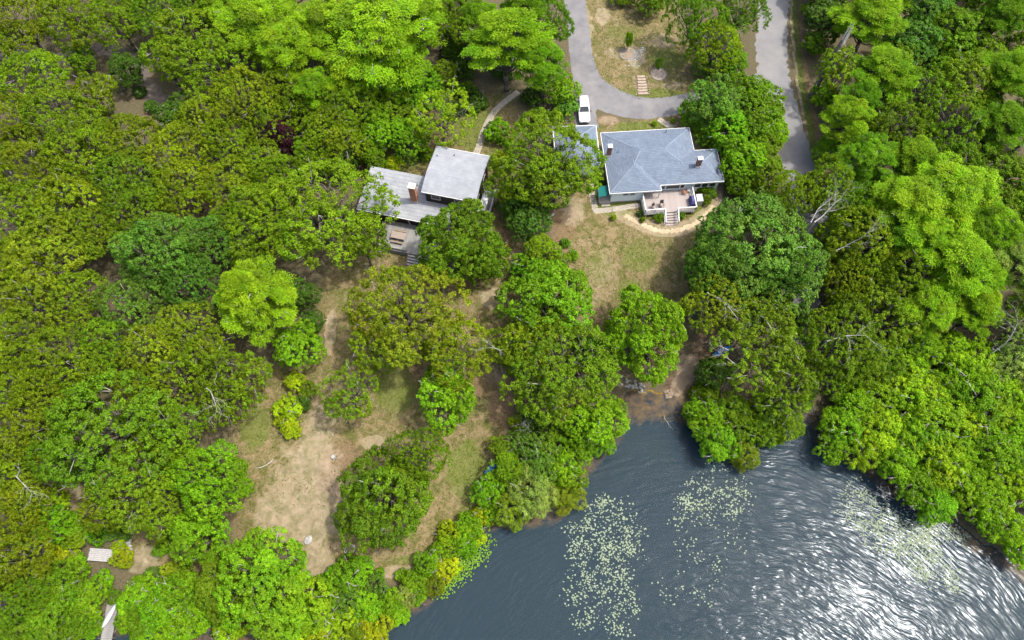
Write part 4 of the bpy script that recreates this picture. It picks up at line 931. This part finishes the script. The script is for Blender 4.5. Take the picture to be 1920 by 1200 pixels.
# pale stone chips beside the ring
b = MB()
for k in range(150):
    px, py = 1190 + rr.gauss(0, 7) + (k % 5), 104 + rr.gauss(0, 9); px += (104 - py) * .45; x, y, z, t = site(px, py); s = rr.uniform(.06, .2); b.blob((x, y, z + .01), s, s * .8, s * .3, rr, 5, 3)
tag(b.build('stone_chips', 'rock'), 'scatter of white stone chips beside the stone ring', 'stone chips', kind='stuff')
# ------------------------------------------------------------------ planting
W1 = [(220, 110, 'beside the narrow asphalt road in the wood'), (500, 180, 'near the dark purple tree'), (300, 320, 'between the wood road and the blue green trees'), (60, 330, 'deep in the widest wood'),
      (500, 420, 'beside the great spreading tree at the grey roof'), (90, 560, 'behind the blue green trees in the wood'), (340, 660, 'between the solitary lime tree and lawn'), (60, 760, 'deep in the wood around the small clearing'),
      (210, 850, 'around the widest green tree'), (40, 1050, 'in the wood nearest the dock')]
grove(W1, '''40 45 72 o ol;130 38 66 o ol;215 35 60 o gr;60 140 70 o ol;110 215 78 o gr;30 235 70 o ol;185 180 55 p ol;160 285 85 o ol;55 315 82 o ol;290 25 58 o gr;345 70 80 o ol;405 120 80 o ol;
455 185 75 o ol;385 215 62 o ol;375 25 60 o gr;300 105 50 p ol;250 268 70 o ol;335 285 66 o ol;425 265 62 o ol;235 335 72 o gr;130 375 80 o ol;40 405 80 o ol;255 395 62 o gr;345 345 66 o ol;425 345 62 o ol;496 315 50 o yo;
500 405 85 o ol;100 475 88 o yo;25 505 78 o ol;180 440 70 o ol;70 575 84 o yo;150 560 60 o yo;25 640 78 o ol;120 665 82 o ol;205 650 60 o gr;290 650 66 o yo;355 615 62 o yo;395 655 55 p ol;265 735 62 o ol;340 705 55 q ol;
25 730 60 o ol;45 800 72 o ol;20 880 62 o yo;55 930 50 p ol;80 735 60 o ol;330 800 70 o gr;265 900 85 o gr;300 960 55 p ol;205 945 50 p ol;20 960 55 o ol;35 1050 66 o ol;25 1130 60 o gr;95 1165 60 n gr;150 860 40 n dk;
520 170 58 o ol;505 230 55 q ol;560 190 45 p gr;600 250 48 p ol;430 430 60 o gr;470 480 40 p gr;590 290 40 n br;640 270 45 p ol;700 230 40 n gr;570 550 34 n dk;585 600 28 n dk;440 560 40 n dk;330 210 40 n dk;230 130 36 n dk;690 280 30 n gr;
150 110 30 n gr;285 200 14 b dk;312 218 12 b gr;262 172 12 b dk;540 40 50 l li;150 760 40 n gr;100 850 60 o gr;415 760 50 q ol;470 700 40 q yo;280 830 50 o ol;-40 100 70 o ol;-40 300 80 o ol;-45 480 80 o gr;-40 680 80 o ol;-40 860 70 o ol;-40 1040 60 o ol;100 -40 70 o ol;250 -40 70 o gr;400 -40 75 o ol''')
W2 = [(470, 30, 'where the olive wood meets the lime trees'), (600, 130, 'on the near side of the largest feathery tree'), (620, 20, 'behind the largest feathery tree'), (790, 40, 'between the largest feathery tree and brown clearing'),
      (650, 240, 'above the dark house\'s low grey roof'), (865, 80, 'around the brown clearing behind the dark house'), (775, 190, 'beside the thin lime tree behind the dark house')]
grove(W2, '''475 45 82 l li;420 15 50 l li;560 105 80 l li;620 55 78 l li;650 140 62 l li;600 180 50 l li;765 45 70 l li;700 150 55 l br;820 40 46 o gr;850 20 40 o gr;540 -40 70 l li;680 -40 80 l li;860 -30 60 o gr;760 110 46 l li;660 200 60 o ol;620 235 55 o ol;
790 155 42 n br;740 200 40 n gr;760 250 42 n br;830 135 28 n gr;870 130 24 b dk;850 95 26 b dk;880 60 36 p gr;760 170 40 n br;585 292 36 p gr;640 295 30 n dk;845 65 18 b dk;900 35 40 l br;905 75 26 n dk;865 75 18 b dk''')
plant(705, 80, 112, 'l', 'li', '', 'largest lime green feathery tree in the wood behind the chimneyed house', H=16)
plant(825, 215, 66, 'q', 'li', '', 'thin lime tree leaning over the dark house\'s back lawn')
plant(716, 248, 42, 'n', 'br', '', 'upright bright green tree between the olive trees and thin lime tree', own=True)
plant(535, 254, 27, 'n', 'pu', '', 'dark purple leaved small tree enclosed by olive green trees', H=9, own=True)
plant(950, 85, 95, 'l', 'li', '', 'large lime green feathery tree with bare trunk where the concrete path begins', H=15)
plant(1022, 125, 58, 'l', 'br', '', 'bright feathery tree between the driveway and the large lime tree', H=12)
plant(1030, 35, 50, 'o', 'gr', '', 'mid green tree overhanging the top of the curved driveway')
plant(985, 20, 50, 'l', 'br', '', 'bright feathery tree behind the large lime tree by driveway', H=13)
plant(1050, 165, 34, 'n', 'br', '', 'small bright tree touching the driveway beside the white car', H=5)
plant(1060, 200, 26, 'b', 'bl', '', 'blue green bush beside the white car')
plant(886, 188, 25, 'b', 'dk', '', 'round dark green bush on the lawn before the concrete path', H=3, own=True)
plant(931, 246, 27, 'b', 'br', '', 'round bright green bush right beside the concrete path', H=3.2, own=True)
plant(738, 307, 20, 'b', 'ye', '', 'yellow bush beside the low grey roof', H=2, own=True)
plant(800, 288, 18, 'b', 'gr', '', 'green bush beside the back entry fence of the dark house', H=2)
plant(942, 300, 22, 'b', 'ye', '', 'yellow green bush beside the right wall of the dark house', H=2)
plant(700, 300, 24, 'n', 'gr', '', 'small green tree against the low grey roof\'s far corner', H=5)
plant(1034, 288, 100, 'o', 'ol', '', 'big olive tree overhanging the blue garage roof')
plant(965, 345, 58, 'o', 'ol', '', 'olive tree between the two houses')
plant(1040, 345, 60, 'p', 'gr', '', 'mid green tree shading the yard beside the garage')
plant(1005, 232, 38, 'p', 'ol', '', 'small olive tree behind the big olive tree near garage')
grove('in the strip between the two back yards', '995 420 42 n dk;1010 470 40 n gr;990 500 36 s br;1045 490 26 b gr;1020 510 30 b bl;960 380 36 n dk;1075 478 12 b br;1040 520 16 b dk;1000 380 36 n dk;1060 455 10 b br')
plant(594, 390, 122, 'o', 'ol', '', 'great spreading tree leaning over the low grey roof and deck', H=14)
plant(515, 340, 60, 'o', 'ol', '', 'olive tree behind the great spreading tree at the grey roof')
plant(680, 455, 48, 'p', 'gr', '', 'leafy limb crowned tree overhanging the weathered deck\'s corner', H=10)
plant(860, 452, 88, 'm', 'gr', '', 'dense green tree growing over the weathered deck stairs', H=12)
plant(910, 480, 46, 'n', 'gr', '', 'smaller green tree beside the dense tree over deck stairs', H=9)
plant(305, 470, 100, 'm', 'bl', '', 'largest blue green tree standing among the olive wood')
plant(395, 450, 72, 'o', 'bl', '', 'blue green tree near the lime feathery tree in the wood')
plant(245, 570, 72, 'o', 'bl', '', 'blue green tree amid the olive wood beside the largest blue green one')
plant(360, 540, 60, 'o', 'bl', '', 'blue green tree with gaps beside the lime feathery tree')
plant(485, 565, 82, 'l', 'li', '', 'solitary lime green feathery tree at the wood\'s edge by the yard', H=12, own=True)
plant(460, 540, 60, 'l', 'li', '', 'smaller lime feathery crown joined to the solitary lime tree', H=13, own=True)
plant(560, 645, 50, 'n', 'br', '', 'bright green tree before the solitary lime feathery tree', H=7, own=True)
plant(430, 715, 80, 'q', 'ol', '', 'thin olive tree with twisted bare limbs over the lawn edge')
plant(200, 800, 118, 'o', 'gr', '', 'widest green tree in the wood above the white plank platform')
plant(390, 890, 88, 'm', 'br', '', 'bright green tree at the sunny lawn\'s wooded edge', own=True)
plant(375, 1000, 62, 'n', 'br', '', 'bright green tree between the lawn and small clearing', own=True, H=8)
plant(760, 590, 118, 'o', 'yo', '', 'big yellowish olive tree in the middle of the dark house\'s yard')
plant(850, 660, 80, 'o', 'ol', '', 'olive tree joined to the big yellowish tree in the yard')
plant(700, 640, 60, 'p', 'ol', '', 'small olive tree at the edge of the big yellowish yard tree')
plant(935, 650, 40, 'q', 'ol', '', 'thin olive tree with pale bare limbs between two yards')
plant(832, 735, 66, 'n', 'br', '', 'bright green dense tree under the big yellowish yard tree', own=True, H=9)
plant(655, 745, 66, 'q', 'gr', '', 'lone thin tree with pale trunk on the sandy lawn', H=9.5)
plant(715, 930, 104, 'm', 'gr', '', 'big green tree shading the fire basket on the lawn', H=11)
plant(785, 850, 60, 'o', 'gr', '', 'green tree behind the big tree shading the lawn', H=10)
grove('in the bank hedge of the lawn corner', '555 715 22 b ye;575 730 20 b gr;540 765 26 b ye;545 805 20 b ye;565 755 18 b dk;530 790 16 b ye')
plant(1018, 560, 84, 'n', 'br', '', 'bright green tree at the lower end of the cottage lawn', H=11)
plant(1055, 690, 108, 'o', 'gr', '', 'big green tree between the pond cove and dark house\'s yard', H=13)
plant(985, 650, 62, 'p', 'ol', '', 'olive tree behind the big green tree beside the cove')
plant(1010, 740, 60, 'o', 'gr', '', 'green tree low before the big tree beside the cove', H=10)
plant(1120, 660, 50, 'n', 'br', '', 'bright green crown behind the big tree beside the cove', H=8)
plant(1110, 790, 62, 'n', 'br', '', 'bright green tree leaning over the cove water', H=8)
plant(1218, 625, 92, 'm', 'br', '', 'bright green tree at the head of the cove', H=12)
plant(1420, 452, 128, 'm', 'bl', '', 'largest blue green tree beside the white cottage\'s deck', H=12.5, own=True)
plant(1480, 500, 72, 'm', 'bl', '', 'blue green crown joined to the largest tree beside cottage', H=12, own=True)
plant(1335, 490, 62, 'm', 'bl', '', 'blue green crown reaching toward the cottage lawn', H=11, own=True)
plant(1422, 650, 102, 'q', 'yo', '', 'tree with long pale bare limbs over the blue kayak', H=12)
plant(1345, 560, 66, 'o', 'yo', '', 'yellowish olive tree before the largest blue green tree')
plant(1470, 720, 72, 'q', 'gr', '', 'thin green tree at the narrow water inlet')
plant(1440, 600, 60, 'q', 'yo', '', 'yellowish thin tree beside the shaded end of the road')
plant(1310, 40, 68, 'o', 'gr', '', 'green tree on the lawn inside the driveway loop')
plant(1350, 85, 62, 'o', 'ol', '', 'olive tree inside the driveway loop beside the road')
plant(1390, 25, 52, 'o', 'gr', '', 'green tree overhanging the road beside the driveway loop')
plant(1330, 118, 30, 'n', 'bl', '', 'blue green shrub below the driveway loop\'s trees', H=3.5)
plant(1378, 112, 32, 'n', 'br', '', 'bright green small tree below the driveway loop\'s trees', H=4.5)
plant(1220, -5, 34, 'n', 'gr', '', 'green tree at the far side of the driveway loop\'s lawn', H=5)
plant(1170, -10, 26, 'b', 'gr', '', 'low green bush at the far side of the driveway loop')
grove('between the cottage and the asphalt road', '1345 190 60 n bl;1300 215 36 s br;1400 180 46 n gr;1432 190 46 n gr;1370 240 50 n br;1420 235 48 n gr;1330 250 34 s gr;1448 242 38 n li;1395 300 44 n br;1430 280 36 n gr;1385 340 34 s gr;1380 155 30 b gr;1400 350 30 b gr;1440 320 40 n gr')
W3 = [(1570, 120, 'around the broken snag beyond the road'), (1790, 60, 'deep in the thicket beyond the snag'), (1590, 260, 'on the road verge facing the cottage'), (1800, 240, 'in the thicket behind the lime trees'),
      (1760, 420, 'in the lime tree band beyond the road'), (1560, 410, 'around the bleached bare trees by the road'), (1620, 600, 'between the road end and the inlet'), (1860, 570, 'where the lime band meets the swamp')]
grove(W3, '''1548 30 40 n dk;1525 85 26 s gr;1640 35 70 l li;1740 15 60 n bl;1800 60 60 n gr;1880 25 62 l br;1715 80 50 n bl;1575 130 44 p yo;1660 140 64 l li;1735 170 66 q gr;1810 150 60 p ol;1885 140 70 l li;1585 235 50 l li;1545 180 30 s br;1610 190 50 l br;1680 235 66 q gr;1790 235 70 q gr;
1870 235 62 l br;1555 285 36 s br;1620 300 56 l br;1710 300 60 l li;1800 320 56 p gr;1885 330 66 n gr;1760 80 40 n gr;1840 100 40 n gr;1690 110 40 n gr;1530 20 26 b gr;1560 350 62 o ol;1482 366 50 o ol;1528 358 34 p ol;1630 345 42 n br;1640 390 40 n br;1690 390 80 l li;1780 375 84 l li;
1855 430 62 l li;1620 440 84 o ol;1572 455 46 o ol;1690 510 78 o ol;1790 495 90 l li;1890 500 56 l pa;1660 600 76 q gr;1585 520 58 o ol;1740 570 60 l li;1570 640 82 o gr;1830 590 62 l li;1905 620 56 q pa;1640 680 58 n gr;1590 590 50 q gr;1510 640 46 q gr;1545 710 50 q gr;1850 520 50 l li;1720 440 60 l li;1900 400 50 n gr;1840 370 50 n gr;
1960 60 70 n gr;1965 220 70 l br;1960 400 70 n gr;1970 560 70 l li;1580 -40 60 n gr;1700 -40 70 l li;1850 -40 70 n gr;1730 250 40 n gr;1630 250 40 n gr;1850 200 40 n gr;1660 195 36 n gr;1770 130 36 n gr;1690 455 50 l br;1770 430 50 l li;1600 400 50 o gr;1640 530 50 o ol;1600 560 44 q gr;1500 600 30 s dk''')
W4 = [(1600, 790, 'on the swamp bank of the narrow inlet'), (1730, 700, 'around the water holes of the swamp'), (1740, 900, 'overhanging the lily pads at the swamp'), (1880, 970, 'at the swamp tip beyond the lily pads'), (1860, 760, 'around the bleached tree in the swamp')]
grove(W4, '''1720 660 48 s br;1780 660 50 s li;1700 740 56 s li;1640 740 46 s li;1600 760 44 s li;1580 800 48 s br;1560 840 34 s br;1650 810 56 s li;1620 840 44 s li;1750 790 60 s li;1740 730 40 s li;1830 740 64 s br;1890 690 58 s pa;1680 870 48 s br;1760 870 58 s li;1850 845 58 s li;1905 810 50 s li;1800 800 44 s ye;
1720 915 46 s br;1750 945 42 s br;1800 910 44 s li;1845 935 50 s li;1905 910 48 s li;1885 985 46 s li;1850 975 36 s li;1910 1030 36 s li;1800 700 50 s li;1860 780 44 s li;1660 700 40 s br;1690 820 44 s li;1890 870 46 s br;1790 850 46 s br;1960 780 60 s li;1960 920 60 s li;1960 660 60 s pa;1880 740 46 s li;1830 680 46 s li;1770 735 44 s br;1700 690 40 s li;1725 830 44 s br;1840 890 40 s li;1600 720 40 s li''')
W5 = 'at the mouth of the narrow inlet'
grove(W5, '1325 785 40 s br;1345 830 44 s br;1300 770 24 s br;1390 800 40 s gr;1395 855 34 g yo;1430 810 38 s gr;1470 800 40 s gr;1375 770 40 s gr;1340 695 34 n dk;1310 735 20 b gr;1330 745 26 b gr;1440 770 40 s gr;1500 745 30 s gr')
W6 = 'on the wooded point into the pond'
grove(W6, '950 880 42 s br;915 920 34 s br;1000 925 54 g pa;960 950 40 g yo;1050 880 46 s br;990 830 38 s bl;1060 930 38 g yo;1020 870 44 s bl;975 795 22 b ye;1090 830 40 s br;1040 830 40 s gr;940 840 26 s gr;1120 820 36 s br;1150 770 30 s br;920 955 26 b br;1000 790 30 s dk;1075 905 30 s gr')
W7 = 'in the hedge along the pond bank'
grove(W7, '''905 965 24 b ye;880 990 32 b br;845 1000 28 b ye;830 1030 28 b br;870 1020 26 b br;800 1060 30 b br;835 1065 28 b ye;780 1095 28 b gr;760 1120 26 g pa;815 1095 26 g ol;735 1130 30 b br;700 1100 30 b bl;650 1080 40 b br;680 1060 24 b br;620 1110 34 b gr;650 1130 36 b bl;690 1140 34 b br;
700 1170 32 b ye;640 1170 38 b li;590 1150 38 b br;560 1180 36 b li;600 1190 30 b ye;745 1150 24 b li;710 1075 12 b br;755 1080 14 b br;670 1180 30 g ol;520 1180 40 b br;430 1175 40 b li;380 1150 40 b br;340 1170 38 b li;700 1200 28 b ye;780 1115 22 b br;890 1005 20 b ye''')
plant(490, 1085, 105, 'm', 'br', '', 'broad bright green tree on the bank between lawn and dock', H=9, own=True)
plant(420, 1100, 55, 'n', 'gr', '', 'green tree on the bank beside the broad bright tree', H=7)
plant(560, 1130, 60, 'n', 'li', '', 'lime green crown on the bank below the broad bright tree', H=6)
W8 = 'around the dock and white plank platform'
grove(W8, '''330 1110 48 b gr;300 1140 44 b br;270 1160 40 b gr;255 1120 34 b br;240 1165 28 b br;114 1096 46 s gr;165 1130 38 s br;90 1110 56 s gr;150 1150 44 s br;60 1170 56 s gr;110 1175 40 b br;190 1092 24 b br;182 1000 24 b br;140 1000 32 b gr;110 985 44 s br;70 1000 40 s br;60 960 44 s br;100 940 30 s li;
138 1044 17 b ye;108 1036 24 b ye;230 1045 22 b ye;222 1025 14 b ye;285 1080 18 g bl;295 1100 16 g bl;215 985 20 b gr;235 1000 14 b bl;205 1000 16 b bl;138 1070 26 b br;310 1010 18 b gr;300 1030 16 b br;270 1100 28 b br;325 1075 26 b yo;345 1090 30 b ol;360 1130 36 b gr;160 1175 30 b br;215 1120 14 b gr;180 1175 18 b gr;270 1185 26 b br;310 1180 30 b li;20 1080 50 s gr;0 1175 40 s gr''')
grove('beside the cottage deck and paths', '1236 407 11 b gr;1278 404 9 b gr;1318 352 12 b gr;1333 360 13 b gr;1325 375 12 b gr;1150 408 7 b ye;1262 226 6 b ye;1228 231 6 b ye;1205 412 6 b gr;1130 340 8 b dk;1200 400 7 b dk')
plant(1179, 78, 9, 'b', 'li', '', 'narrow lime sapling in the stone ring on the driveway lawn', H=3.6, own=True)
plant(1236, 118, 9, 'b', 'br', '', 'small green sapling behind the second ring on the driveway lawn', H=1.8, own=True)
grove('scattered at the foot of the far lawn', '870 170 22 b gr;850 205 18 b dk;940 130 24 b dk;1000 180 22 b dk')

grove('far behind the houses beyond the driveway and wood road', ';'.join('%d %d 75 %s %s' % (k * 150 - 120, -125 - 14 * (k % 2), 'olopn'[k % 5], ('ol', 'li', 'gr', 'br')[k % 4]) for k in range(15) if k not in (7, 8, 10)))
# ------------------------------------------------------------------ dead trees and bare limbs
def limb(b, rs, p, d, length, r, depth):
    q = [Vector(p)]; dd = Vector(d).normalized(); rr = [r]; k = 4
    for i in range(k):
        dd = (dd + Vector(rs.uniform(-.28, .28, 3))).normalized(); q.append(q[-1] + dd * length / k); rr.append(r * (1 - .8 * (i + 1) / k))
    b.tube(q, rr, 5 if depth > 1 else 4)
    if depth:
        for i in range(1, k + 1):
            for _ in range(rs.randint(1, 3)):
                nd = (dd + Vector(rs.uniform(-.9, .9, 3))).normalized(); limb(b, rs, q[i], nd, length * rs.uniform(.4, .65), max(rr[i] * .6, .012), depth - 1)
def bare_tree(px, py, h, d, length, r, depth, seed, label, name='dead_tree', stump=None, cat='dead tree'):
    rs = np.random.RandomState(seed); x, y, z, t = site(px, py, h)
    e = empty(name, (x, y, z)); 
    b = MB(); b.tube([(0, 0, -.3), (0, 0, .4), (d[0] * .3, d[1] * .3, h * .5), (d[0] * .6, d[1] * .6, h)], [r * 1.9, r * 1.5, r * 1.2, r], 7); b.build('trunk', 'deadwood', e)
    b = MB(); limb(b, rs, (d[0] * .6, d[1] * .6, h - .1), d, length, r * .9, depth); b.build('branch', 'deadwood', e)
    tag(e, label, cat); return e
bare_tree(1523, 418, 7.5, (.7, .35, .5), 4.6, .12, 2, 3, 'bleached bare tree forking over the asphalt road')
bare_tree(1521, 420, 7.2, (.1, .6, .5), 3.8, .10, 2, 4, 'slim bleached bare tree beside the forked one over the road')
bare_tree(1560, 470, 9.5, (.9, .1, .35), 4.5, .09, 2, 14, 'leafless pale limb tree in the olive crowns beyond the road')
bare_tree(1320, 545, 9.0, (.8, -.5, .4), 4.8, .08, 2, 15, 'dead pale tree with long limb before the yellowish olive crown')
bare_tree(1545, 640, 9.5, (.8, .1, .4), 4.6, .08, 2, 16, 'dead pale tree spreading above the inlet thicket')
bare_tree(1390, 690, 9.0, (-.5, .3, .5), 3.6, .07, 2, 17, 'dead pale tree poking out near the blue kayak')
bare_tree(1870, 655, 6.0, (.2, .2, .8), 5.0, .10, 2, 18, 'bleached bare tree in the swampy thicket')
bare_tree(1000, 815, 3.5, (-.1, .2, .9), 2.5, .06, 2, 19, 'small bare grey bush on the wooded point')
bare_tree(1655, 915, 1.0, (-.4, -.3, .5), 2.5, .05, 2, 20, 'tangle of bare grey twigs at the swamp\'s water edge')
bare_tree(380, 725, 9.0, (.8, -.3, .3), 4.4, .07, 2, 21, 'twisted pale bare tree at the lawn\'s wooded edge')
bare_tree(20, 885, 8.0, (.6, -.3, .3), 4.0, .08, 2, 22, 'pale bare tree standing in the wood beside the little clearing')
bare_tree(940, 655, 9.0, (-.3, -.2, .5), 3.2, .06, 2, 23, 'pale bare tree between the yellowish yard tree and the cove')
bare_tree(1245, 780, .3, (.1, -.6, .2), 1.5, .04, 1, 24, 'bare stick standing in the cove shallows')
# snag: broken standing trunk, splintered top
x, y, z, t = site(1565, 100, 8); e = empty('snag', (x, y, z))
b = MB(); b.tube([(-.9, -1.4, -.3), (-.5, -.8, 3), (0, 0, 8), (.3, .3, 10.4)], [.48, .42, .36, .24], 8); b.build('trunk', 'bark', e)
for k in range(7): MB().bar((.1 + .06 * k, .25 - .05 * k, 9.6), (.4 + .12 * k, .7 + .1 * (k % 3), 13.2 - .6 * (k % 4)), .15, .03, 4).build('splinter', 'deadwood', e)
b = MB(); limb(b, np.random.RandomState(2), (0, 0, 8.6), (.9, -.2, .1), 2.6, .11, 1); b.build('branch', 'deadwood', e)
tag(e, 'broken grey snag with splintered top beside the asphalt road', 'dead tree')

# ------------------------------------------------------------------ lily pads
def pad_mesh(name):
    v = [(0, 0, 0)]; n = 11
    for i in range(n): t = .22 + (2 * math.pi - .44) * i / (n - 1); v.append((math.cos(t), math.sin(t), .03 * math.sin(3 * t)))
    me = bpy.data.meshes.new(name); me.from_pydata(v, [], [(0, i, i + 1) for i in range(1, n)]); me.materials.append(M['lily']); return me
prs = np.random.RandomState(31); pads = []
def raft(cx, cy, rx, ry, ang, n, clump=9):
    c, s = math.cos(ang), math.sin(ang); hub = []
    for _ in range(max(6, n // clump)):
        r = math.sqrt(prs.rand()); a = prs.uniform(0, 6.283); u, v = rx * r * math.cos(a), ry * r * math.sin(a); hub.append((cx + u * c - v * s, cy + u * s + v * c))
    for _ in range(int(n * 1.35)):
        h = hub[prs.randint(len(hub))]; px, py = h[0] + prs.normal(0, 9), h[1] + prs.normal(0, 8)
        x, y, _t = plan(px, py, 0); d = float(sdf(np.array([x]), np.array([y]))[0])
        if d < -.3 and py > 690: pads.append((x, y, prs.uniform(.045, .125)))
raft(1135, 1010, 75, 75, 0, 700); raft(1130, 1130, 70, 80, 0, 420); raft(1340, 925, 70, 50, 0, 380); raft(1330, 1010, 80, 50, .3, 110, 5)
raft(1660, 990, 115, 40, .55, 800); raft(1740, 1055, 75, 34, .7, 420); raft(1770, 985, 60, 26, .3, 260); raft(1300, 1090, 70, 50, 0, 60, 4); raft(1610, 925, 40, 20, .5, 50); raft(1150, 950, 50, 24, 0, 60)
pads.sort(key=lambda p: -p[2])
pm = pad_mesh('lily_pad')
LAB = 'pale green round lily pad floating on the rippled pond'
for x, y, r in pads[:300]:
    o = link_copy('lily_pad', pm, (x, y, .02 + .01 * prs.rand()), prs.uniform(0, 6.28), scale=(r, r * prs.uniform(.85, 1), r)); tag(o, LAB, 'lily pad', 'lily pads on the pond')
b = MB()
for k, (x, y, r) in enumerate(pads[300:]):
    a = prs.uniform(0, 6.28); v = [(x, y, .02)]; zz = .02 + .0004 * (k % 40)
    for i in range(9): t = a + 5.85 * i / 8; v.append((x + r * math.cos(t), y + r * .93 * math.sin(t), zz + .03 * r * math.sin(3 * t)))
    b.add(v, [(0, i, i + 1) for i in range(1, 9)])
tag(b.build('lily_pad_raft', 'lily'), 'scattered small lily pads drifting in loose rafts on the pond', 'lily pads', kind='stuff')
# leafy water plants standing along the bank
P = []
for _ in range(900):
    u = prs.rand(); px = 815 + 85 * u + prs.normal(0, 12); py = 1105 - 90 * u + prs.normal(0, 13); x, y, _t = plan(px + 8, py, .2)
    if float(sdf(np.array([x]), np.array([y]))[0]) < .3: P.append((x, y, prs.uniform(.06, .25)))
P = np.array(P); m = len(P); T = unit(np.concatenate([prs.normal(size=(m, 2)), prs.uniform(0, .4, (m, 1))], 1)); N = unit(np.array([0, 0, 1.]) + prs.normal(size=(m, 3)) * .25)
me = leaves_mesh('water_plants', P, T, N, prs.uniform(.2, .38, m), prs.uniform(.14, .24, m), np.ones((m, 3)) * prs.uniform(.8, 1.2, (m, 1)))
o = link_copy('water_plants', me); o.color = (.16, .30, .02, 1); tag(o, 'green arrow leaved water plants crowding the bank hedge\'s waterline', 'water plants', kind='stuff')
# grass tufts and weeds on the lawns
P = []
mask_pts = np.argwhere((lawn > .5) & (bare < .45))
for _ in range(60000):
    j, i = mask_pts[prs.randint(len(mask_pts))]; x, y = GX[i] + prs.uniform(-.3, .3), GY[j] + prs.uniform(-.3, .3)
    g = green[j, i]
    if prs.rand() > .22 + .60 * g: continue
    P.append((x, y, GZ[j, i], g))
P = np.array(P); m = len(P); T = unit(np.concatenate([prs.normal(size=(m, 2)) * .8, prs.uniform(.2, 1, (m, 1))], 1)); N = unit(np.array([0, 0, 1.]) + prs.normal(size=(m, 3)) * .6)
g = P[:, 3:4]; tint = (np.array([[.72, .56, .7]]) * (1 - g) + np.array([[.55, .95, .3]]) * g) * prs.uniform(.6, 1.3, (m, 1))
me = leaves_mesh('grass', P[:, :3], T, N, prs.uniform(.12, .34, m), prs.uniform(.05, .13, m), tint)
o = link_copy('grass', me); o.color = (.20, .20, .05, 1); tag(o, 'dry and green grass tufts scattered over the lawns', 'grass', kind='stuff')
